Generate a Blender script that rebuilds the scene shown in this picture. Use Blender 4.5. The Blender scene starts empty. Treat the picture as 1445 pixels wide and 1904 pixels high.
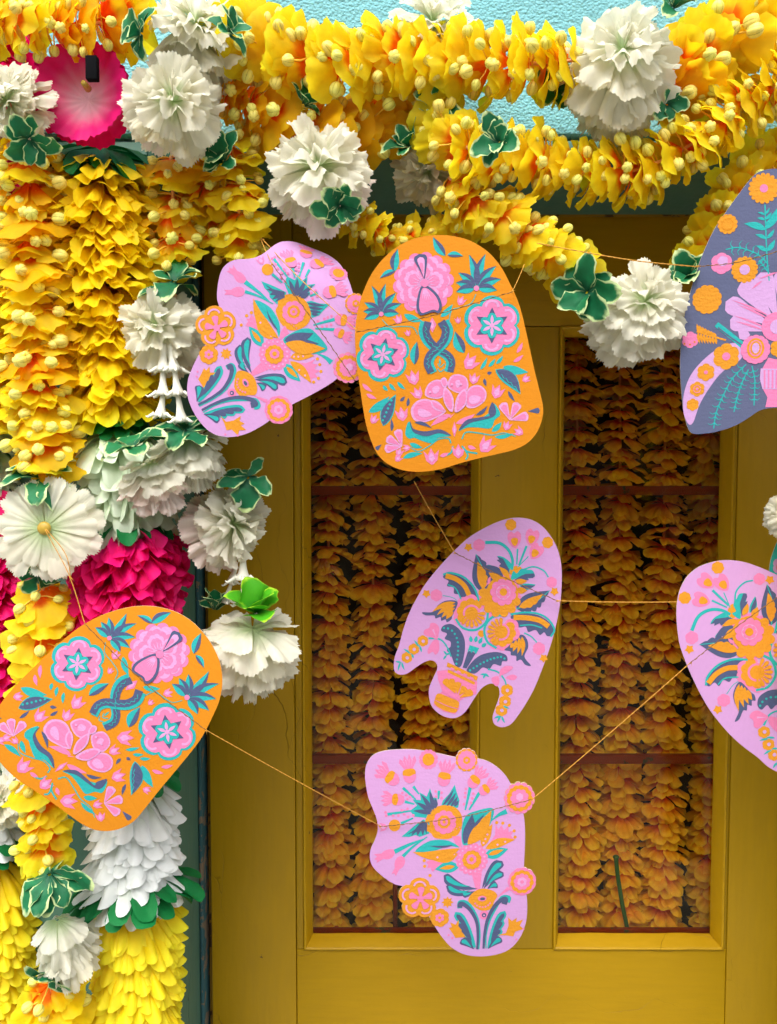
import bpy, bmesh, math, random
from math import sin, cos, pi, radians, sqrt
from mathutils import Vector, Matrix, Quaternion, Euler
import mathutils.noise as mnoise

scene = bpy.context.scene
COL = scene.collection
RNG = random.Random(7)

# ------------------------------------------------------------------ camera
FPX = 1500.0            # focal length in photo pixels (photo is 1445 x 1904)
DIST = 1.08             # camera to door face, metres
PITCH = radians(3.0)    # looking slightly down
cam_data = bpy.data.cameras.new('camera')
cam = bpy.data.objects.new('camera', cam_data)
COL.objects.link(cam)
cam.location = (0, -DIST, 0)
cam.rotation_euler = (radians(90) - PITCH, 0, 0)
cam_data.sensor_fit = 'VERTICAL'
cam_data.sensor_height = 24.0
cam_data.lens = 24.0 * FPX / 1904.0
cam_data.clip_start = 0.02
cam_data.clip_end = 500
scene.camera = cam

# ------------------------------------------------------------------ light
SUN_EL, SUN_AZ = radians(58), radians(-15)     # high, from the viewer's left
world = bpy.data.worlds.new('World')
scene.world = world
world.use_nodes = True
wn = world.node_tree.nodes
wl = world.node_tree.links
bg = wn['Background']
sky = wn.new('ShaderNodeTexSky')
sky.sky_type = 'NISHITA'
sky.sun_disc = False
sky.sun_elevation = SUN_EL
sky.sun_rotation = radians(180) - SUN_AZ
sky.dust_density = 4.0
sky.air_density = 1.0
grey = wn.new('ShaderNodeHueSaturation')       # overcast: the cloud deck takes the blue out
grey.inputs['Saturation'].default_value = 0.22
wl.new(sky.outputs[0], grey.inputs['Color'])
wl.new(grey.outputs[0], bg.inputs[0])
bg.inputs[1].default_value = 0.15
sun_d = bpy.data.lights.new('sun', 'SUN')
sun_d.energy = 0.55
sun_d.angle = radians(55)
sun_d.color = (1.0, 0.95, 0.86)
sun = bpy.data.objects.new('sun', sun_d)
COL.objects.link(sun)
# vector pointing towards the sun: in front of the wall (-y), to the left, high
to_sun = Vector((sin(SUN_AZ) * cos(SUN_EL), -cos(SUN_AZ) * cos(SUN_EL), sin(SUN_EL)))
sun.rotation_euler = to_sun.to_track_quat('Z', 'Y').to_euler()
sun.location = (-1, -3, 4)
vs = scene.view_settings
vs.view_transform = 'Standard'
vs.look = 'None'
vs.gamma = 1.0
vs.use_curve_mapping = False
vs.exposure = 1.5

# ------------------------------------------------------------------ helpers
CR = Euler((radians(90) - PITCH, 0, 0)).to_matrix()

SHIFT = 0.0      # everything hung in front of the recessed door sits this much nearer the viewer

def P(px, py, y=0.0):
    """point on the plane at depth y (0 = door face, negative = towards the viewer) seen at a photo pixel"""
    d = CR @ Vector(((px - 722.5) / FPX, (952.0 - py) / FPX, -1.0))
    y += SHIFT
    t = (y + DIST) / d.y
    return Vector((d.x * t, y, d.z * t))

def M(px, y=0.0):
    """photo pixels to metres at depth y"""
    return px / FPX * (DIST + y + SHIFT)

def wx(px): return P(px, 1300, 0).x
def wz(py): return P(722.5, py, 0).z

def srgb(r, g, b, k=1.0):
    def f(c):
        c /= 255.0
        return (c / 12.92 if c <= 0.04045 else ((c + 0.055) / 1.055) ** 2.4) * k
    return (f(r), f(g), f(b), 1.0)

def link(name, data=None, parent=None, mat=None):
    o = bpy.data.objects.new(name, data)
    COL.objects.link(o)
    if parent is not None:
        o.parent = parent
    if mat is not None and data is not None and len(data.materials) == 0:
        data.materials.append(mat)
    return o

def tag(o, label=None, cat=None, group=None, kind=None):
    if label: o['label'] = label
    if cat: o['category'] = cat
    if group: o['group'] = group
    if kind: o['kind'] = kind
    return o

def thing(name, loc, label, cat, group=None):
    o = link(name)
    o.location = loc
    o.empty_display_size = 0.02
    return tag(o, label, cat, group)

def mesh(name, verts, faces, mat=None, smooth=True, dye=None):
    m = bpy.data.meshes.new(name)
    m.from_pydata([tuple(v) for v in verts], [], faces)
    if smooth:
        m.polygons.foreach_set('use_smooth', [True] * len(m.polygons))
    if dye is not None:
        a = m.color_attributes.new('dye', 'FLOAT_COLOR', 'POINT')
        flat = []
        for c in dye:
            flat += [c[0], c[1], c[2], 1.0]
        a.data.foreach_set('color', flat)
    if mat is not None:
        for mm in (mat if isinstance(mat, (list, tuple)) else [mat]):
            m.materials.append(mm)
    m.update()
    return m

def frame(loc, z, spin=0.0, scale=1.0):
    q = Vector(z).normalized().to_track_quat('Z', 'Y')
    return Matrix.Translation(loc) @ (q @ Quaternion((0, 0, 1), spin)).to_matrix().to_4x4() @ Matrix.Scale(scale, 4)

def catmull(pts, per=8, closed=False):
    pts = [Vector(p) for p in pts]
    n = len(pts)
    out = []
    segs = n if closed else n - 1
    for i in range(segs):
        if closed:
            a, b, c, d = pts[i - 1], pts[i], pts[(i + 1) % n], pts[(i + 2) % n]
        else:
            b, c = pts[i], pts[i + 1]
            a = pts[i - 1] if i else b * 2 - c
            d = pts[i + 2] if i + 2 < n else c * 2 - b
        for k in range(per):
            t = k / per
            out.append(0.5 * ((2 * b) + (c - a) * t + (2 * a - 5 * b + 4 * c - d) * t * t + (3 * b - a - 3 * c + d) * t ** 3))
    if not closed:
        out.append(pts[-1])
    return out

def resample(pts, step):
    out = [(pts[0], (pts[1] - pts[0]).normalized())]
    acc = 0.0
    for a, b in zip(pts, pts[1:]):
        seg = (b - a).length
        if seg < 1e-9: continue
        t = step - acc
        while t <= seg:
            out.append((a.lerp(b, t / seg), (b - a).normalized()))
            t += step
        acc = seg - (t - step)
    return out

def tube(pts, rad, n=6, cap=True):
    """verts, faces of a tube; rad may be a list"""
    pts = [Vector(p) for p in pts]
    V, F = [], []
    up = Vector((0, 0, 1))
    t0 = (pts[1] - pts[0]).normalized()
    if abs(t0.dot(up)) > 0.9: up = Vector((1, 0, 0))
    nrm = (up - t0 * up.dot(t0)).normalized()
    for i, p in enumerate(pts):
        a = pts[max(0, i - 1)]; b = pts[min(len(pts) - 1, i + 1)]
        t = (b - a).normalized()
        nrm = (nrm - t * nrm.dot(t)).normalized()
        bn = t.cross(nrm)
        r = rad[i] if isinstance(rad, (list, tuple)) else rad
        for k in range(n):
            an = 2 * pi * k / n
            V.append(p + nrm * (r * cos(an)) + bn * (r * sin(an)))
    for i in range(len(pts) - 1):
        for k in range(n):
            F.append((i * n + k, i * n + (k + 1) % n, (i + 1) * n + (k + 1) % n, (i + 1) * n + k))
    if cap:
        F.append(tuple(range(n - 1, -1, -1)))
        F.append(tuple((len(pts) - 1) * n + k for k in range(n)))
    return V, F

class MB:
    def __init__(s): s.V, s.F, s.I = [], [], []
    def add(s, V, F, mi=0):
        o = len(s.V)
        s.V += [Vector(v) for v in V]
        s.F += [tuple(i + o for i in f) for f in F]
        s.I += [mi] * len(F)
    def build(s, name, mat, parent=None, smooth=True, loc=None):
        if loc is not None:
            s.V = [v - loc for v in s.V]
        m = mesh(name, s.V, s.F, mat, smooth)
        m.polygons.foreach_set('material_index', s.I)
        o = link(name, m, parent)
        if loc is not None: o.location = loc
        return o

def box_mesh(name, x0, x1, y0, y1, z0, z1, mat, bevel=0.0015, seg=2, cuts=0):
    bm = bmesh.new()
    vs_ = [bm.verts.new((x, y, z)) for x in (x0, x1) for y in (y0, y1) for z in (z0, z1)]
    for f in ((0, 1, 3, 2), (4, 6, 7, 5), (0, 4, 5, 1), (2, 3, 7, 6), (0, 2, 6, 4), (1, 5, 7, 3)):
        bm.faces.new([vs_[i] for i in f])
    bmesh.ops.recalc_face_normals(bm, faces=bm.faces)
    if bevel:
        bmesh.ops.bevel(bm, geom=bm.edges[:], offset=bevel, segments=seg, profile=0.5, affect='EDGES')
    m = bpy.data.meshes.new(name)
    bm.to_mesh(m); bm.free()
    if bevel:
        m.polygons.foreach_set('use_smooth', [True] * len(m.polygons))
        try: m.set_sharp_from_angle(angle=radians(40))
        except Exception: pass
    m.materials.append(mat)
    return m

def box(name, x0, x1, y0, y1, z0, z1, mat, parent=None, bevel=0.0015):
    c = Vector(((x0 + x1) / 2, (y0 + y1) / 2, (z0 + z1) / 2))
    base = c
    m = box_mesh(name, x0 - c.x, x1 - c.x, y0 - c.y, y1 - c.y, z0 - c.z, z1 - c.z, mat, bevel)
    o = link(name, m, parent)
    o.location = base - (parent.location if parent else Vector())
    return o

# ------------------------------------------------------------------ materials
def nodes_of(name):
    m = bpy.data.materials.new(name)
    m.use_nodes = True
    nt = m.node_tree
    for n in list(nt.nodes): nt.nodes.remove(n)
    out = nt.nodes.new('ShaderNodeOutputMaterial')
    return m, nt, out

def N(nt, kind, **kw):
    n = nt.nodes.new('ShaderNode' + kind)
    for k, v in kw.items():
        if k in n.inputs: n.inputs[k].default_value = v
        else: setattr(n, k, v)
    return n

def mixc(nt, fac, a, b, blend='MIX'):
    n = nt.nodes.new('ShaderNodeMix')
    n.data_type = 'RGBA'; n.blend_type = blend
    for s, v in ((0, fac), (6, a), (7, b)):
        if hasattr(v, 'is_linked') or hasattr(v, 'node'): nt.links.new(v, n.inputs[s])
        else: n.inputs[s].default_value = v
    return n.outputs[2]

def maprange(nt, src, a, b, c=0.0, d=1.0, smooth=False):
    n = N(nt, 'MapRange')
    if smooth: n.interpolation_type = 'SMOOTHSTEP'
    nt.links.new(src, n.inputs[0])
    for i, v in enumerate((a, b, c, d)): n.inputs[i + 1].default_value = v
    return n.outputs[0]

def mathn(nt, op, a, b=0.5):
    n = N(nt, 'Math', operation=op)
    for i, v in enumerate((a, b)):
        if hasattr(v, 'node'): nt.links.new(v, n.inputs[i])
        else: n.inputs[i].default_value = v
    return n.outputs[0]

def petal_mat(name, base, alt, centre=None, c_lo=0.15, c_hi=0.5, edge=None, e_lo=0.8, e_hi=1.0,
              trans=0.35, rough=0.55, bump=0.15, hue=0.012, val=0.12, vein=90.0, spec=0.3, patch=0.0):
    m, nt, out = nodes_of(name)
    L = nt.links
    at = N(nt, 'Attribute', attribute_name='dye')
    sp = N(nt, 'SeparateColor'); L.new(at.outputs['Color'], sp.inputs[0])
    oi = N(nt, 'ObjectInfo')
    f = mathn(nt, 'ADD', mathn(nt, 'MULTIPLY', oi.outputs['Random'], 0.7), mathn(nt, 'MULTIPLY', sp.outputs[2], 0.3))
    col = mixc(nt, f, base, alt)
    tc = N(nt, 'TexCoord')
    no = N(nt, 'TexNoise', Scale=4.0, Detail=3.0)
    L.new(tc.outputs['Object'], no.inputs['Vector'])
    if edge is not None:
        e = mathn(nt, 'ADD', sp.outputs[1], mathn(nt, 'MULTIPLY', mathn(nt, 'SUBTRACT', no.outputs[0], 0.5), 0.35))
        col = mixc(nt, maprange(nt, e, e_lo, e_hi, smooth=True), col, edge)
    if centre is not None:
        c = mathn(nt, 'ADD', sp.outputs[0], mathn(nt, 'MULTIPLY', mathn(nt, 'SUBTRACT', no.outputs[0], 0.5), 0.3))
        if patch: c = mathn(nt, 'ADD', c, mathn(nt, 'MULTIPLY', mathn(nt, 'SUBTRACT', sp.outputs[2], 0.5), patch))
        col = mixc(nt, maprange(nt, c, c_lo, c_hi, 1.0, 0.0, smooth=True), col, centre)
    hs = N(nt, 'HueSaturation')
    L.new(maprange(nt, oi.outputs['Random'], 0, 1, 0.5 - hue, 0.5 + hue), hs.inputs['Hue'])
    L.new(maprange(nt, no.outputs[0], 0.25, 0.75, 1.0 - val, 1.0 + val * 0.4), hs.inputs['Value'])
    L.new(col, hs.inputs['Color'])
    # fabric weave + radial veins as fine relief
    n2 = N(nt, 'TexNoise', Scale=vein, Detail=2.0)
    L.new(tc.outputs['Object'], n2.inputs['Vector'])
    bp = N(nt, 'Bump', Strength=bump, Distance=0.02)
    L.new(n2.outputs[0], bp.inputs['Height'])
    pr = N(nt, 'BsdfPrincipled', Roughness=rough)
    pr.inputs['Specular IOR Level'].default_value = spec
    L.new(hs.outputs[0], pr.inputs['Base Color'])
    L.new(bp.outputs[0], pr.inputs['Normal'])
    tr = N(nt, 'BsdfTranslucent')
    L.new(hs.outputs[0], tr.inputs['Color'])
    mx = N(nt, 'MixShader', Fac=trans)
    L.new(pr.outputs[0], mx.inputs[1]); L.new(tr.outputs[0], mx.inputs[2])
    L.new(mx.outputs[0], out.inputs[0])
    return m

def plain_mat(name, c, rough=0.6, bump=0.1, scale=40.0, var=0.12, metal=0.0, spec=0.4, stretch=(1, 1, 1), dist=0.002, trans=0.0):
    m, nt, out = nodes_of(name)
    L = nt.links
    tc = N(nt, 'TexCoord')
    mp = N(nt, 'Mapping'); mp.inputs['Scale'].default_value = stretch
    L.new(tc.outputs['Object'], mp.inputs[0])
    no = N(nt, 'TexNoise', Scale=scale, Detail=4.0)
    L.new(mp.outputs[0], no.inputs['Vector'])
    dark = tuple(v * (1 - var) for v in c[:3]) + (1,)
    lite = tuple(min(1, v * (1 + var)) for v in c[:3]) + (1,)
    col = mixc(nt, no.outputs[0], dark, lite)
    pr = N(nt, 'BsdfPrincipled', Roughness=rough, Metallic=metal)
    pr.inputs['Specular IOR Level'].default_value = spec
    L.new(col, pr.inputs['Base Color'])
    bp = N(nt, 'Bump', Strength=bump, Distance=dist)
    L.new(no.outputs[0], bp.inputs['Height'])
    L.new(bp.outputs[0], pr.inputs['Normal'])
    if trans:
        tr = N(nt, 'BsdfTranslucent'); L.new(col, tr.inputs['Color'])
        mx = N(nt, 'MixShader', Fac=trans)
        L.new(pr.outputs[0], mx.inputs[1]); L.new(tr.outputs[0], mx.inputs[2])
        L.new(mx.outputs[0], out.inputs[0])
    else:
        L.new(pr.outputs[0], out.inputs[0])
    return m

def paint_mat(name, c, under, rough=0.42, streak=(6, 6, 1.0), chips=0.70):
    """old gloss paint on wood: brush streaks, faint dirt, small chips, hairline cracks"""
    m, nt, out = nodes_of(name)
    L = nt.links
    ge = N(nt, 'NewGeometry')
    mp = N(nt, 'Mapping'); mp.inputs['Scale'].default_value = streak
    L.new(ge.outputs['Position'], mp.inputs[0])
    st = N(nt, 'TexNoise', Scale=22.0, Detail=5.0, Roughness=0.6); L.new(mp.outputs[0], st.inputs['Vector'])
    big = N(nt, 'TexNoise', Scale=5.0, Detail=4.0); L.new(ge.outputs['Position'], big.inputs['Vector'])
    fine = N(nt, 'TexNoise', Scale=160.0, Detail=3.0); L.new(ge.outputs['Position'], fine.inputs['Vector'])
    chip = N(nt, 'TexNoise', Scale=38.0, Detail=5.0, Roughness=0.62); L.new(ge.outputs['Position'], chip.inputs['Vector'])
    col = mixc(nt, maprange(nt, st.outputs[0], 0.3, 0.7), tuple(v * 0.93 for v in c[:3]) + (1,), tuple(v * 1.04 for v in c[:3]) + (1,))
    col = mixc(nt, maprange(nt, big.outputs[0], 0.35, 0.7, 0, 0.28), col, tuple(v * k for v, k in zip(c[:3], (0.72, 0.70, 0.6))) + (1,))
    ch = maprange(nt, chip.outputs[0], chips, chips + 0.025)
    col = mixc(nt, ch, col, under)
    # hairline cracks
    wp = N(nt, 'Mapping'); wp.inputs['Scale'].default_value = tuple(9 * s / max(streak) for s in streak)
    no = N(nt, 'TexNoise', Scale=7.0, Detail=4.0); L.new(ge.outputs['Position'], no.inputs['Vector'])
    ad = N(nt, 'VectorMath', operation='SCALE'); ad.inputs['Scale'].default_value = 0.12
    L.new(no.outputs['Color'], ad.inputs[0])
    a2 = N(nt, 'VectorMath', operation='ADD'); L.new(ge.outputs['Position'], a2.inputs[0]); L.new(ad.outputs[0], a2.inputs[1])
    L.new(a2.outputs[0], wp.inputs[0])
    vo = N(nt, 'TexVoronoi', feature='DISTANCE_TO_EDGE', Scale=1.6); L.new(wp.outputs[0], vo.inputs['Vector'])
    cr = mathn(nt, 'MULTIPLY', maprange(nt, vo.outputs['Distance'], 0.0, 0.006, 1, 0), maprange(nt, big.outputs[0], 0.5, 0.62))
    col = mixc(nt, mathn(nt, 'MULTIPLY', cr, 0.75), col, tuple(v * 0.25 for v in c[:3]) + (1,))
    pr = N(nt, 'BsdfPrincipled')
    pr.inputs['Specular IOR Level'].default_value = 0.28
    L.new(col, pr.inputs['Base Color'])
    L.new(maprange(nt, st.outputs[0], 0.3, 0.7, rough - 0.08, rough + 0.12), pr.inputs['Roughness'])
    h = mathn(nt, 'ADD', mathn(nt, 'MULTIPLY', st.outputs[0], 0.45), mathn(nt, 'MULTIPLY', fine.outputs[0], 0.2))
    h = mathn(nt, 'SUBTRACT', h, mathn(nt, 'MULTIPLY', ch, 0.8))
    h = mathn(nt, 'SUBTRACT', h, cr)
    bp = N(nt, 'Bump', Strength=0.55, Distance=0.0012); L.new(h, bp.inputs['Height'])
    L.new(bp.outputs[0], pr.inputs['Normal'])
    L.new(pr.outputs[0], out.inputs[0])
    return m
# ------------------------------------------------------------------ setting: ground, wall, frame, door, room
OCHRE = srgb(170, 132, 3)
M_door = paint_mat('ochre_gloss_paint', OCHRE, srgb(90, 62, 25), streak=(6, 6, 0.7), chips=0.705)
M_rail = paint_mat('ochre_gloss_paint_across', OCHRE, srgb(90, 62, 25), streak=(0.7, 6, 6), chips=0.71)
M_bead = paint_mat('ochre_bead_paint', srgb(184, 142, 7), srgb(90, 62, 25), streak=(3, 6, 3), chips=0.72)
M_frame = paint_mat('teal_paint', srgb(80, 122, 108), srgb(120, 105, 85), streak=(6, 6, 0.7), chips=0.72, rough=0.5)
M_frame_old = paint_mat('flaked_teal_paint', srgb(52, 92, 98), srgb(120, 104, 86), streak=(6, 6, 1.2), chips=0.54, rough=0.6)
M_strip = paint_mat('ochre_flaked_paint', srgb(140, 105, 20), srgb(70, 45, 20), streak=(6, 6, 1.2), chips=0.58)
M_red = paint_mat('red_oxide_paint', srgb(120, 42, 30), srgb(45, 55, 55), streak=(2, 6, 6), chips=0.6)
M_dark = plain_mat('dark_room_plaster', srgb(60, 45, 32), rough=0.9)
M_black = plain_mat('black_iron', (0.006, 0.006, 0.007, 1), rough=0.9, spec=0.04, bump=0.0)
M_green = plain_mat('green_plastic', srgb(25, 92, 58), rough=0.35, bump=0.02)

def stucco():
    m, nt, out = nodes_of('cyan_stucco')
    L = nt.links
    ge = N(nt, 'NewGeometry')
    n1 = N(nt, 'TexNoise', Scale=260.0, Detail=5.0, Roughness=0.6); L.new(ge.outputs['Position'], n1.inputs['Vector'])
    vo = N(nt, 'TexVoronoi', Scale=330.0); L.new(ge.outputs['Position'], vo.inputs['Vector'])
    n3 = N(nt, 'TexNoise', Scale=8.0, Detail=4.0); L.new(ge.outputs['Position'], n3.inputs['Vector'])
    c = srgb(140, 212, 222)
    col = mixc(nt, maprange(nt, n3.outputs[0], 0.3, 0.7), tuple(v * 0.74 for v in c[:3]) + (1,), c)
    h = mathn(nt, 'SUBTRACT', n1.outputs[0], mathn(nt, 'MULTIPLY', vo.outputs['Distance'], 0.5))
    bp = N(nt, 'Bump', Strength=1.0, Distance=0.0022); L.new(h, bp.inputs['Height'])
    pr = N(nt, 'BsdfPrincipled', Roughness=0.75)
    L.new(col, pr.inputs['Base Color']); L.new(bp.outputs[0], pr.inputs['Normal'])
    L.new(pr.outputs[0], out.inputs[0])
    return m
M_wall = stucco()
M_pave = plain_mat('grey_paving', (0.26, 0.25, 0.23, 1), rough=0.85, scale=9)

GZ = -1.45
g = mesh('ground', [(-40, -40, GZ), (40, -40, GZ), (40, 6, GZ), (-40, 6, GZ)], [(0, 1, 2, 3)], M_pave, False)
tag(link('ground', g), kind='structure')
# unseen house added across the street, behind the viewer: it takes the low sky away and is what the panes mirror
M_oppo = plain_mat('brown_render', (0.17, 0.13, 0.09, 1), rough=0.9, scale=3)
opp = thing('added_opposite_house', (0, -7, GZ), 'unseen plain brown house added across the street to block the low sky', 'house')
box('facade', -14, 14, -7.4, -7, GZ + 0.002, 2.9, M_oppo, opp, 0)
box('cornice', -14, 14, -7.0, -6.8, 2.6, 2.85, M_oppo, opp, 0)

# wall: the part over the lintel and the parts beside the frame; the door stands back in a deep reveal
WF = -0.205
XL, XR = wx(369) - 0.17, wx(1545) + 0.045
ZT = P(722.5, 250, WF).z
wall = thing('stucco_wall', (0, WF, GZ), 'rough turquoise stucco wall above the door behind the yellow swags', 'wall')
box('lintel_wall', -4, 4, WF, 0.25, ZT, 2.2, M_wall, wall, 0.006)
box('side_wall', -4, XL, WF, 0.25, GZ, ZT - 0.001, M_wall, wall, 0.006)
box('side_wall', XR, 4, WF, 0.25, GZ, ZT - 0.001, M_wall, wall, 0.006)

fr = thing('door_frame', (0, -0.02, GZ), 'old teal painted wooden door frame with flaking edge beside the ochre door', 'door frame')
box('jamb', XL + 0.001, wx(369), WF + 0.006, 0.2, GZ, ZT - 0.004, M_frame, fr, 0.003)
box('flaked_edge', wx(369) + 0.0008, wx(377), -0.012, 0.2, GZ, ZT - 0.024, M_frame_old, fr, 0.002)
box('stop_strip', wx(380), wx(386), 0.012, 0.2, GZ, ZT - 0.024, M_strip, fr, 0.0015)
box('jamb', wx(1545), XR - 0.001, WF + 0.006, 0.2, GZ, ZT - 0.004, M_frame, fr, 0.003)
box('head', wx(369) + 0.001, wx(1545) - 0.001, WF + 0.004, 0.2, ZT - 0.022, ZT - 0.004, M_frame, fr, 0.003)
box('head_moulding', wx(377) + 0.001, wx(1545) - 0.001, -0.008, 0.2, wz(392), ZT - 0.023, M_strip, fr, 0.003)

door = thing('panelled_door', (wx(388), 0, GZ), 'ochre yellow wooden door with two tall glass panes', 'door')
DT = 0.042
DTOP = min(wz(402), wz(392) - 0.004)
PT, PB = wz(606), wz(1766)            # pane opening top / bottom (outer edge of the beads)
LX0, LX1, LX2, LX3, LX4, LX5 = wx(388), wx(562), wx(892), wx(1033), wx(1356), wx(1540)
g_ = 0.0008
box('stile', LX0, wx(548), 0, DT, GZ + 0.01, DTOP, M_door, door, 0.002)
box('stile', wx(1362), LX5, 0, DT, GZ + 0.01, DTOP, M_door, door, 0.002)
box('top_rail', wx(548) + g_, wx(1362) - g_, 0.0006, DT, PT, DTOP - 0.0004, M_rail, door, 0.0012)
box('bottom_rail', wx(548) + g_, wx(1362) - g_, 0.0006, DT, GZ + 0.012, PB, M_rail, door, 0.0012)
box('mullion', LX2, LX3, 0.0004, DT, PB + g_, PT - g_, M_door, door, 0.0015)
box('stile_moulding', wx(548) + g_, LX1, 0.0007, DT, PB + g_, PT - g_, M_door, door, 0.001)
box('stile_moulding', LX4, wx(1362) - g_, 0.0007, DT, PB + g_, PT - g_, M_door, door, 0.001)

def glass_mat():
    m, nt, out = nodes_of('window_glass')
    L = nt.links
    t = N(nt, 'BsdfTransparent', Color=(0.93, 0.86, 0.66, 1))
    gl = N(nt, 'BsdfGlossy', Color=(1, 1, 1, 1), Roughness=0.015)
    fz = N(nt, 'Fresnel', IOR=1.45)
    no = N(nt, 'TexNoise', Scale=3.0, Detail=2.0)
    tc = N(nt, 'TexCoord'); L.new(tc.outputs['Object'], no.inputs['Vector'])
    bp = N(nt, 'Bump', Strength=0.03, Distance=0.02); L.new(no.outputs[0], bp.inputs['Height'])
    L.new(bp.outputs[0], gl.inputs['Normal'])
    mx = N(nt, 'MixShader')
    L.new(mathn(nt, 'MULTIPLY', fz.outputs[0], 0.3), mx.inputs[0]); L.new(t.outputs[0], mx.inputs[1]); L.new(gl.outputs[0], mx.inputs[2])
    # a thin film of street dust, thicker in patches
    df = N(nt, 'BsdfDiffuse', Color=(0.42, 0.38, 0.30, 1))
    n2 = N(nt, 'TexNoise', Scale=14.0, Detail=6.0, Roughness=0.7); L.new(tc.outputs['Object'], n2.inputs['Vector'])
    m2 = N(nt, 'MixShader')
    L.new(maprange(nt, n2.outputs[0], 0.5, 0.8, 0.003, 0.05), m2.inputs[0]); L.new(mx.outputs[0], m2.inputs[1]); L.new(df.outputs[0], m2.inputs[2])
    L.new(m2.outputs[0], out.inputs[0])
    return m
M_glass = glass_mat()
PD = 0.021     # depth of the glass behind the door face
BW = wx(577) - wx(562)
def bead_strip(a, b, inward, mat, parent):
    """mitred moulding along a->b (x,z), profile runs inward"""
    a = Vector((a[0], 0, a[1])); b = Vector((b[0], 0, b[1]))
    n = Vector((inward[0], 0, inward[1])); d = (b - a).normalized()
    prof = [(0.0, DT * 0.9), (0.0, -0.0016), (0.12, -0.0028), (0.28, -0.0022), (0.36, 0.001), (0.55, 0.004), (0.85, 0.015), (1.0, PD - 0.001), (1.0, PD)]
    V, F = [], []
    nseg = 24
    for i in range(nseg + 1):
        for (t, y) in prof:
            pa = a + d * (t * BW) + n * (t * BW); pb = b - d * (t * BW) + n * (t * BW)
            p = pa.lerp(pb, i / nseg)
            w = mnoise.noise(Vector((p.x * 30, y * 50, p.z * 30))) * 0.0005
            V.append((p.x + n.x * w, y + w, p.z + n.z * w))
    k = len(prof)
    for i in range(nseg):
        for j in range(k - 1):
            F.append((i * k + j, i * k + j + 1, (i + 1) * k + j + 1, (i + 1) * k + j))
    o = link('glazing_bead', mesh('glazing_bead', [Vector(v) - parent.location for v in V], F, mat, True), parent)
    return o
for (x0, x1) in ((LX1, LX2), (LX3, LX4)):
    e = 0.0004
    bead_strip((x0 + e, PB + e), (x1 - e, PB + e), (0, 1), M_bead, door)
    bead_strip((x1 - e, PB + e), (x1 - e, PT - e), (-1, 0), M_bead, door)
    bead_strip((x1 - e, PT - e), (x0 + e, PT - e), (0, -1), M_bead, door)
    bead_strip((x0 + e, PT - e), (x0 + e, PB + e), (1, 0), M_bead, door)
    box('glass_pane', x0 + BW * 0.8, x1 - BW * 0.8, PD + 0.0003, PD + 0.0035, PB + BW * 0.8, PT - BW * 0.8, M_glass, door, 0)

# dark room behind the glass
RY = 0.62
rm = [('room_back_wall', -1.0, 1.2, RY, RY + 0.05, GZ, 1.0), ('room_side_wall', -1.05, -1.0, 0.2, RY, GZ, 1.0),
      ('room_side_wall', 1.2, 1.25, 0.2, RY, GZ, 1.0), ('room_ceiling', -1.05, 1.25, 0.2, RY, 1.0, 1.05), ('room_floor', -1.05, 1.25, 0.2, RY, GZ, GZ + 0.02)]
for (nm, *b) in rm:
    tag(box(nm, *b, M_dark, None, 0), kind='structure')

# red grille bars behind the glass
gr = thing('window_grille', P(722, 1740, 0.03), 'dark red iron grille bars running behind both glass panes', 'grille')
def bar(py, hpx, y=0.034, x0=LX1 + 0.002, x1=LX4 - 0.002):
    c = P(722, py, y); h = M(hpx, y) / 2
    box('bar', x0, x1, y - 0.004, y + 0.006, c.z - h, c.z + h, M_red, gr, 0.0015)
bar(912, 17); bar(1411, 17); bar(1733, 12); bar(612, 17)
vb = P(735, 1680, 0.045)
V, F = tube([P(735, 1800, 0.046), P(735, 1600, 0.046), P(735, 1411, 0.046)], 0.0035, 8)
o = link('rod', mesh('rod', [v - gr.location for v in V], F, M_red), gr)

st = [P(x, y, 0.042) for x, y in ((1170, 1760), (1166, 1725), (1157, 1680), (1149, 1630), (1146, 1600), (1145, 1590))]
sm = catmull(st, 5)
V, F = tube(sm, [0.0031] * (len(sm) - 6) + [0.0033, 0.0036, 0.0042, 0.0046, 0.004, 0.002], 10)
o = link('plant_stake', mesh('plant_stake', [v - st[0] for v in V], F, M_green))
o.location = st[0]
tag(o, 'thin dark green stake with rounded tip behind the right glass pane', 'stake')
# ------------------------------------------------------------------ artificial flowers
YEL, AMB, LEM, ORG = (1.0, 0.88, 0.02, 1), (1.0, 0.74, 0.01, 1), (1.0, 0.74, 0.015, 1), (1.0, 0.14, 0.0, 1)
M_orchid = petal_mat('yellow_blossom_fabric', YEL, AMB, centre=(1.0, 0.20, 0.0, 1), c_lo=0.20, c_hi=0.50, edge=(1.0, 0.88, 0.03, 1), e_lo=0.75, e_hi=1.05, trans=0.66, patch=0.5, hue=0.008)
M_orchid_deep = petal_mat('amber_blossom_fabric', AMB, (1.0, 0.56, 0.002, 1), centre=(1.0, 0.15, 0.0, 1), c_lo=0.20, c_hi=0.54, edge=(1.0, 0.66, 0.006, 1), e_lo=0.7, e_hi=1.05, trans=0.66, patch=0.5, hue=0.008)
M_marigold = petal_mat('marigold_fabric', (1.0, 0.83, 0.012, 1), (1.0, 0.74, 0.008, 1), centre=(1.0, 0.6, 0.0, 1), c_lo=0.2, c_hi=0.8, edge=(1.0, 0.82, 0.012, 1), e_lo=0.6, e_hi=1.0, trans=0.6, bump=0.05, hue=0.006)
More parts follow.
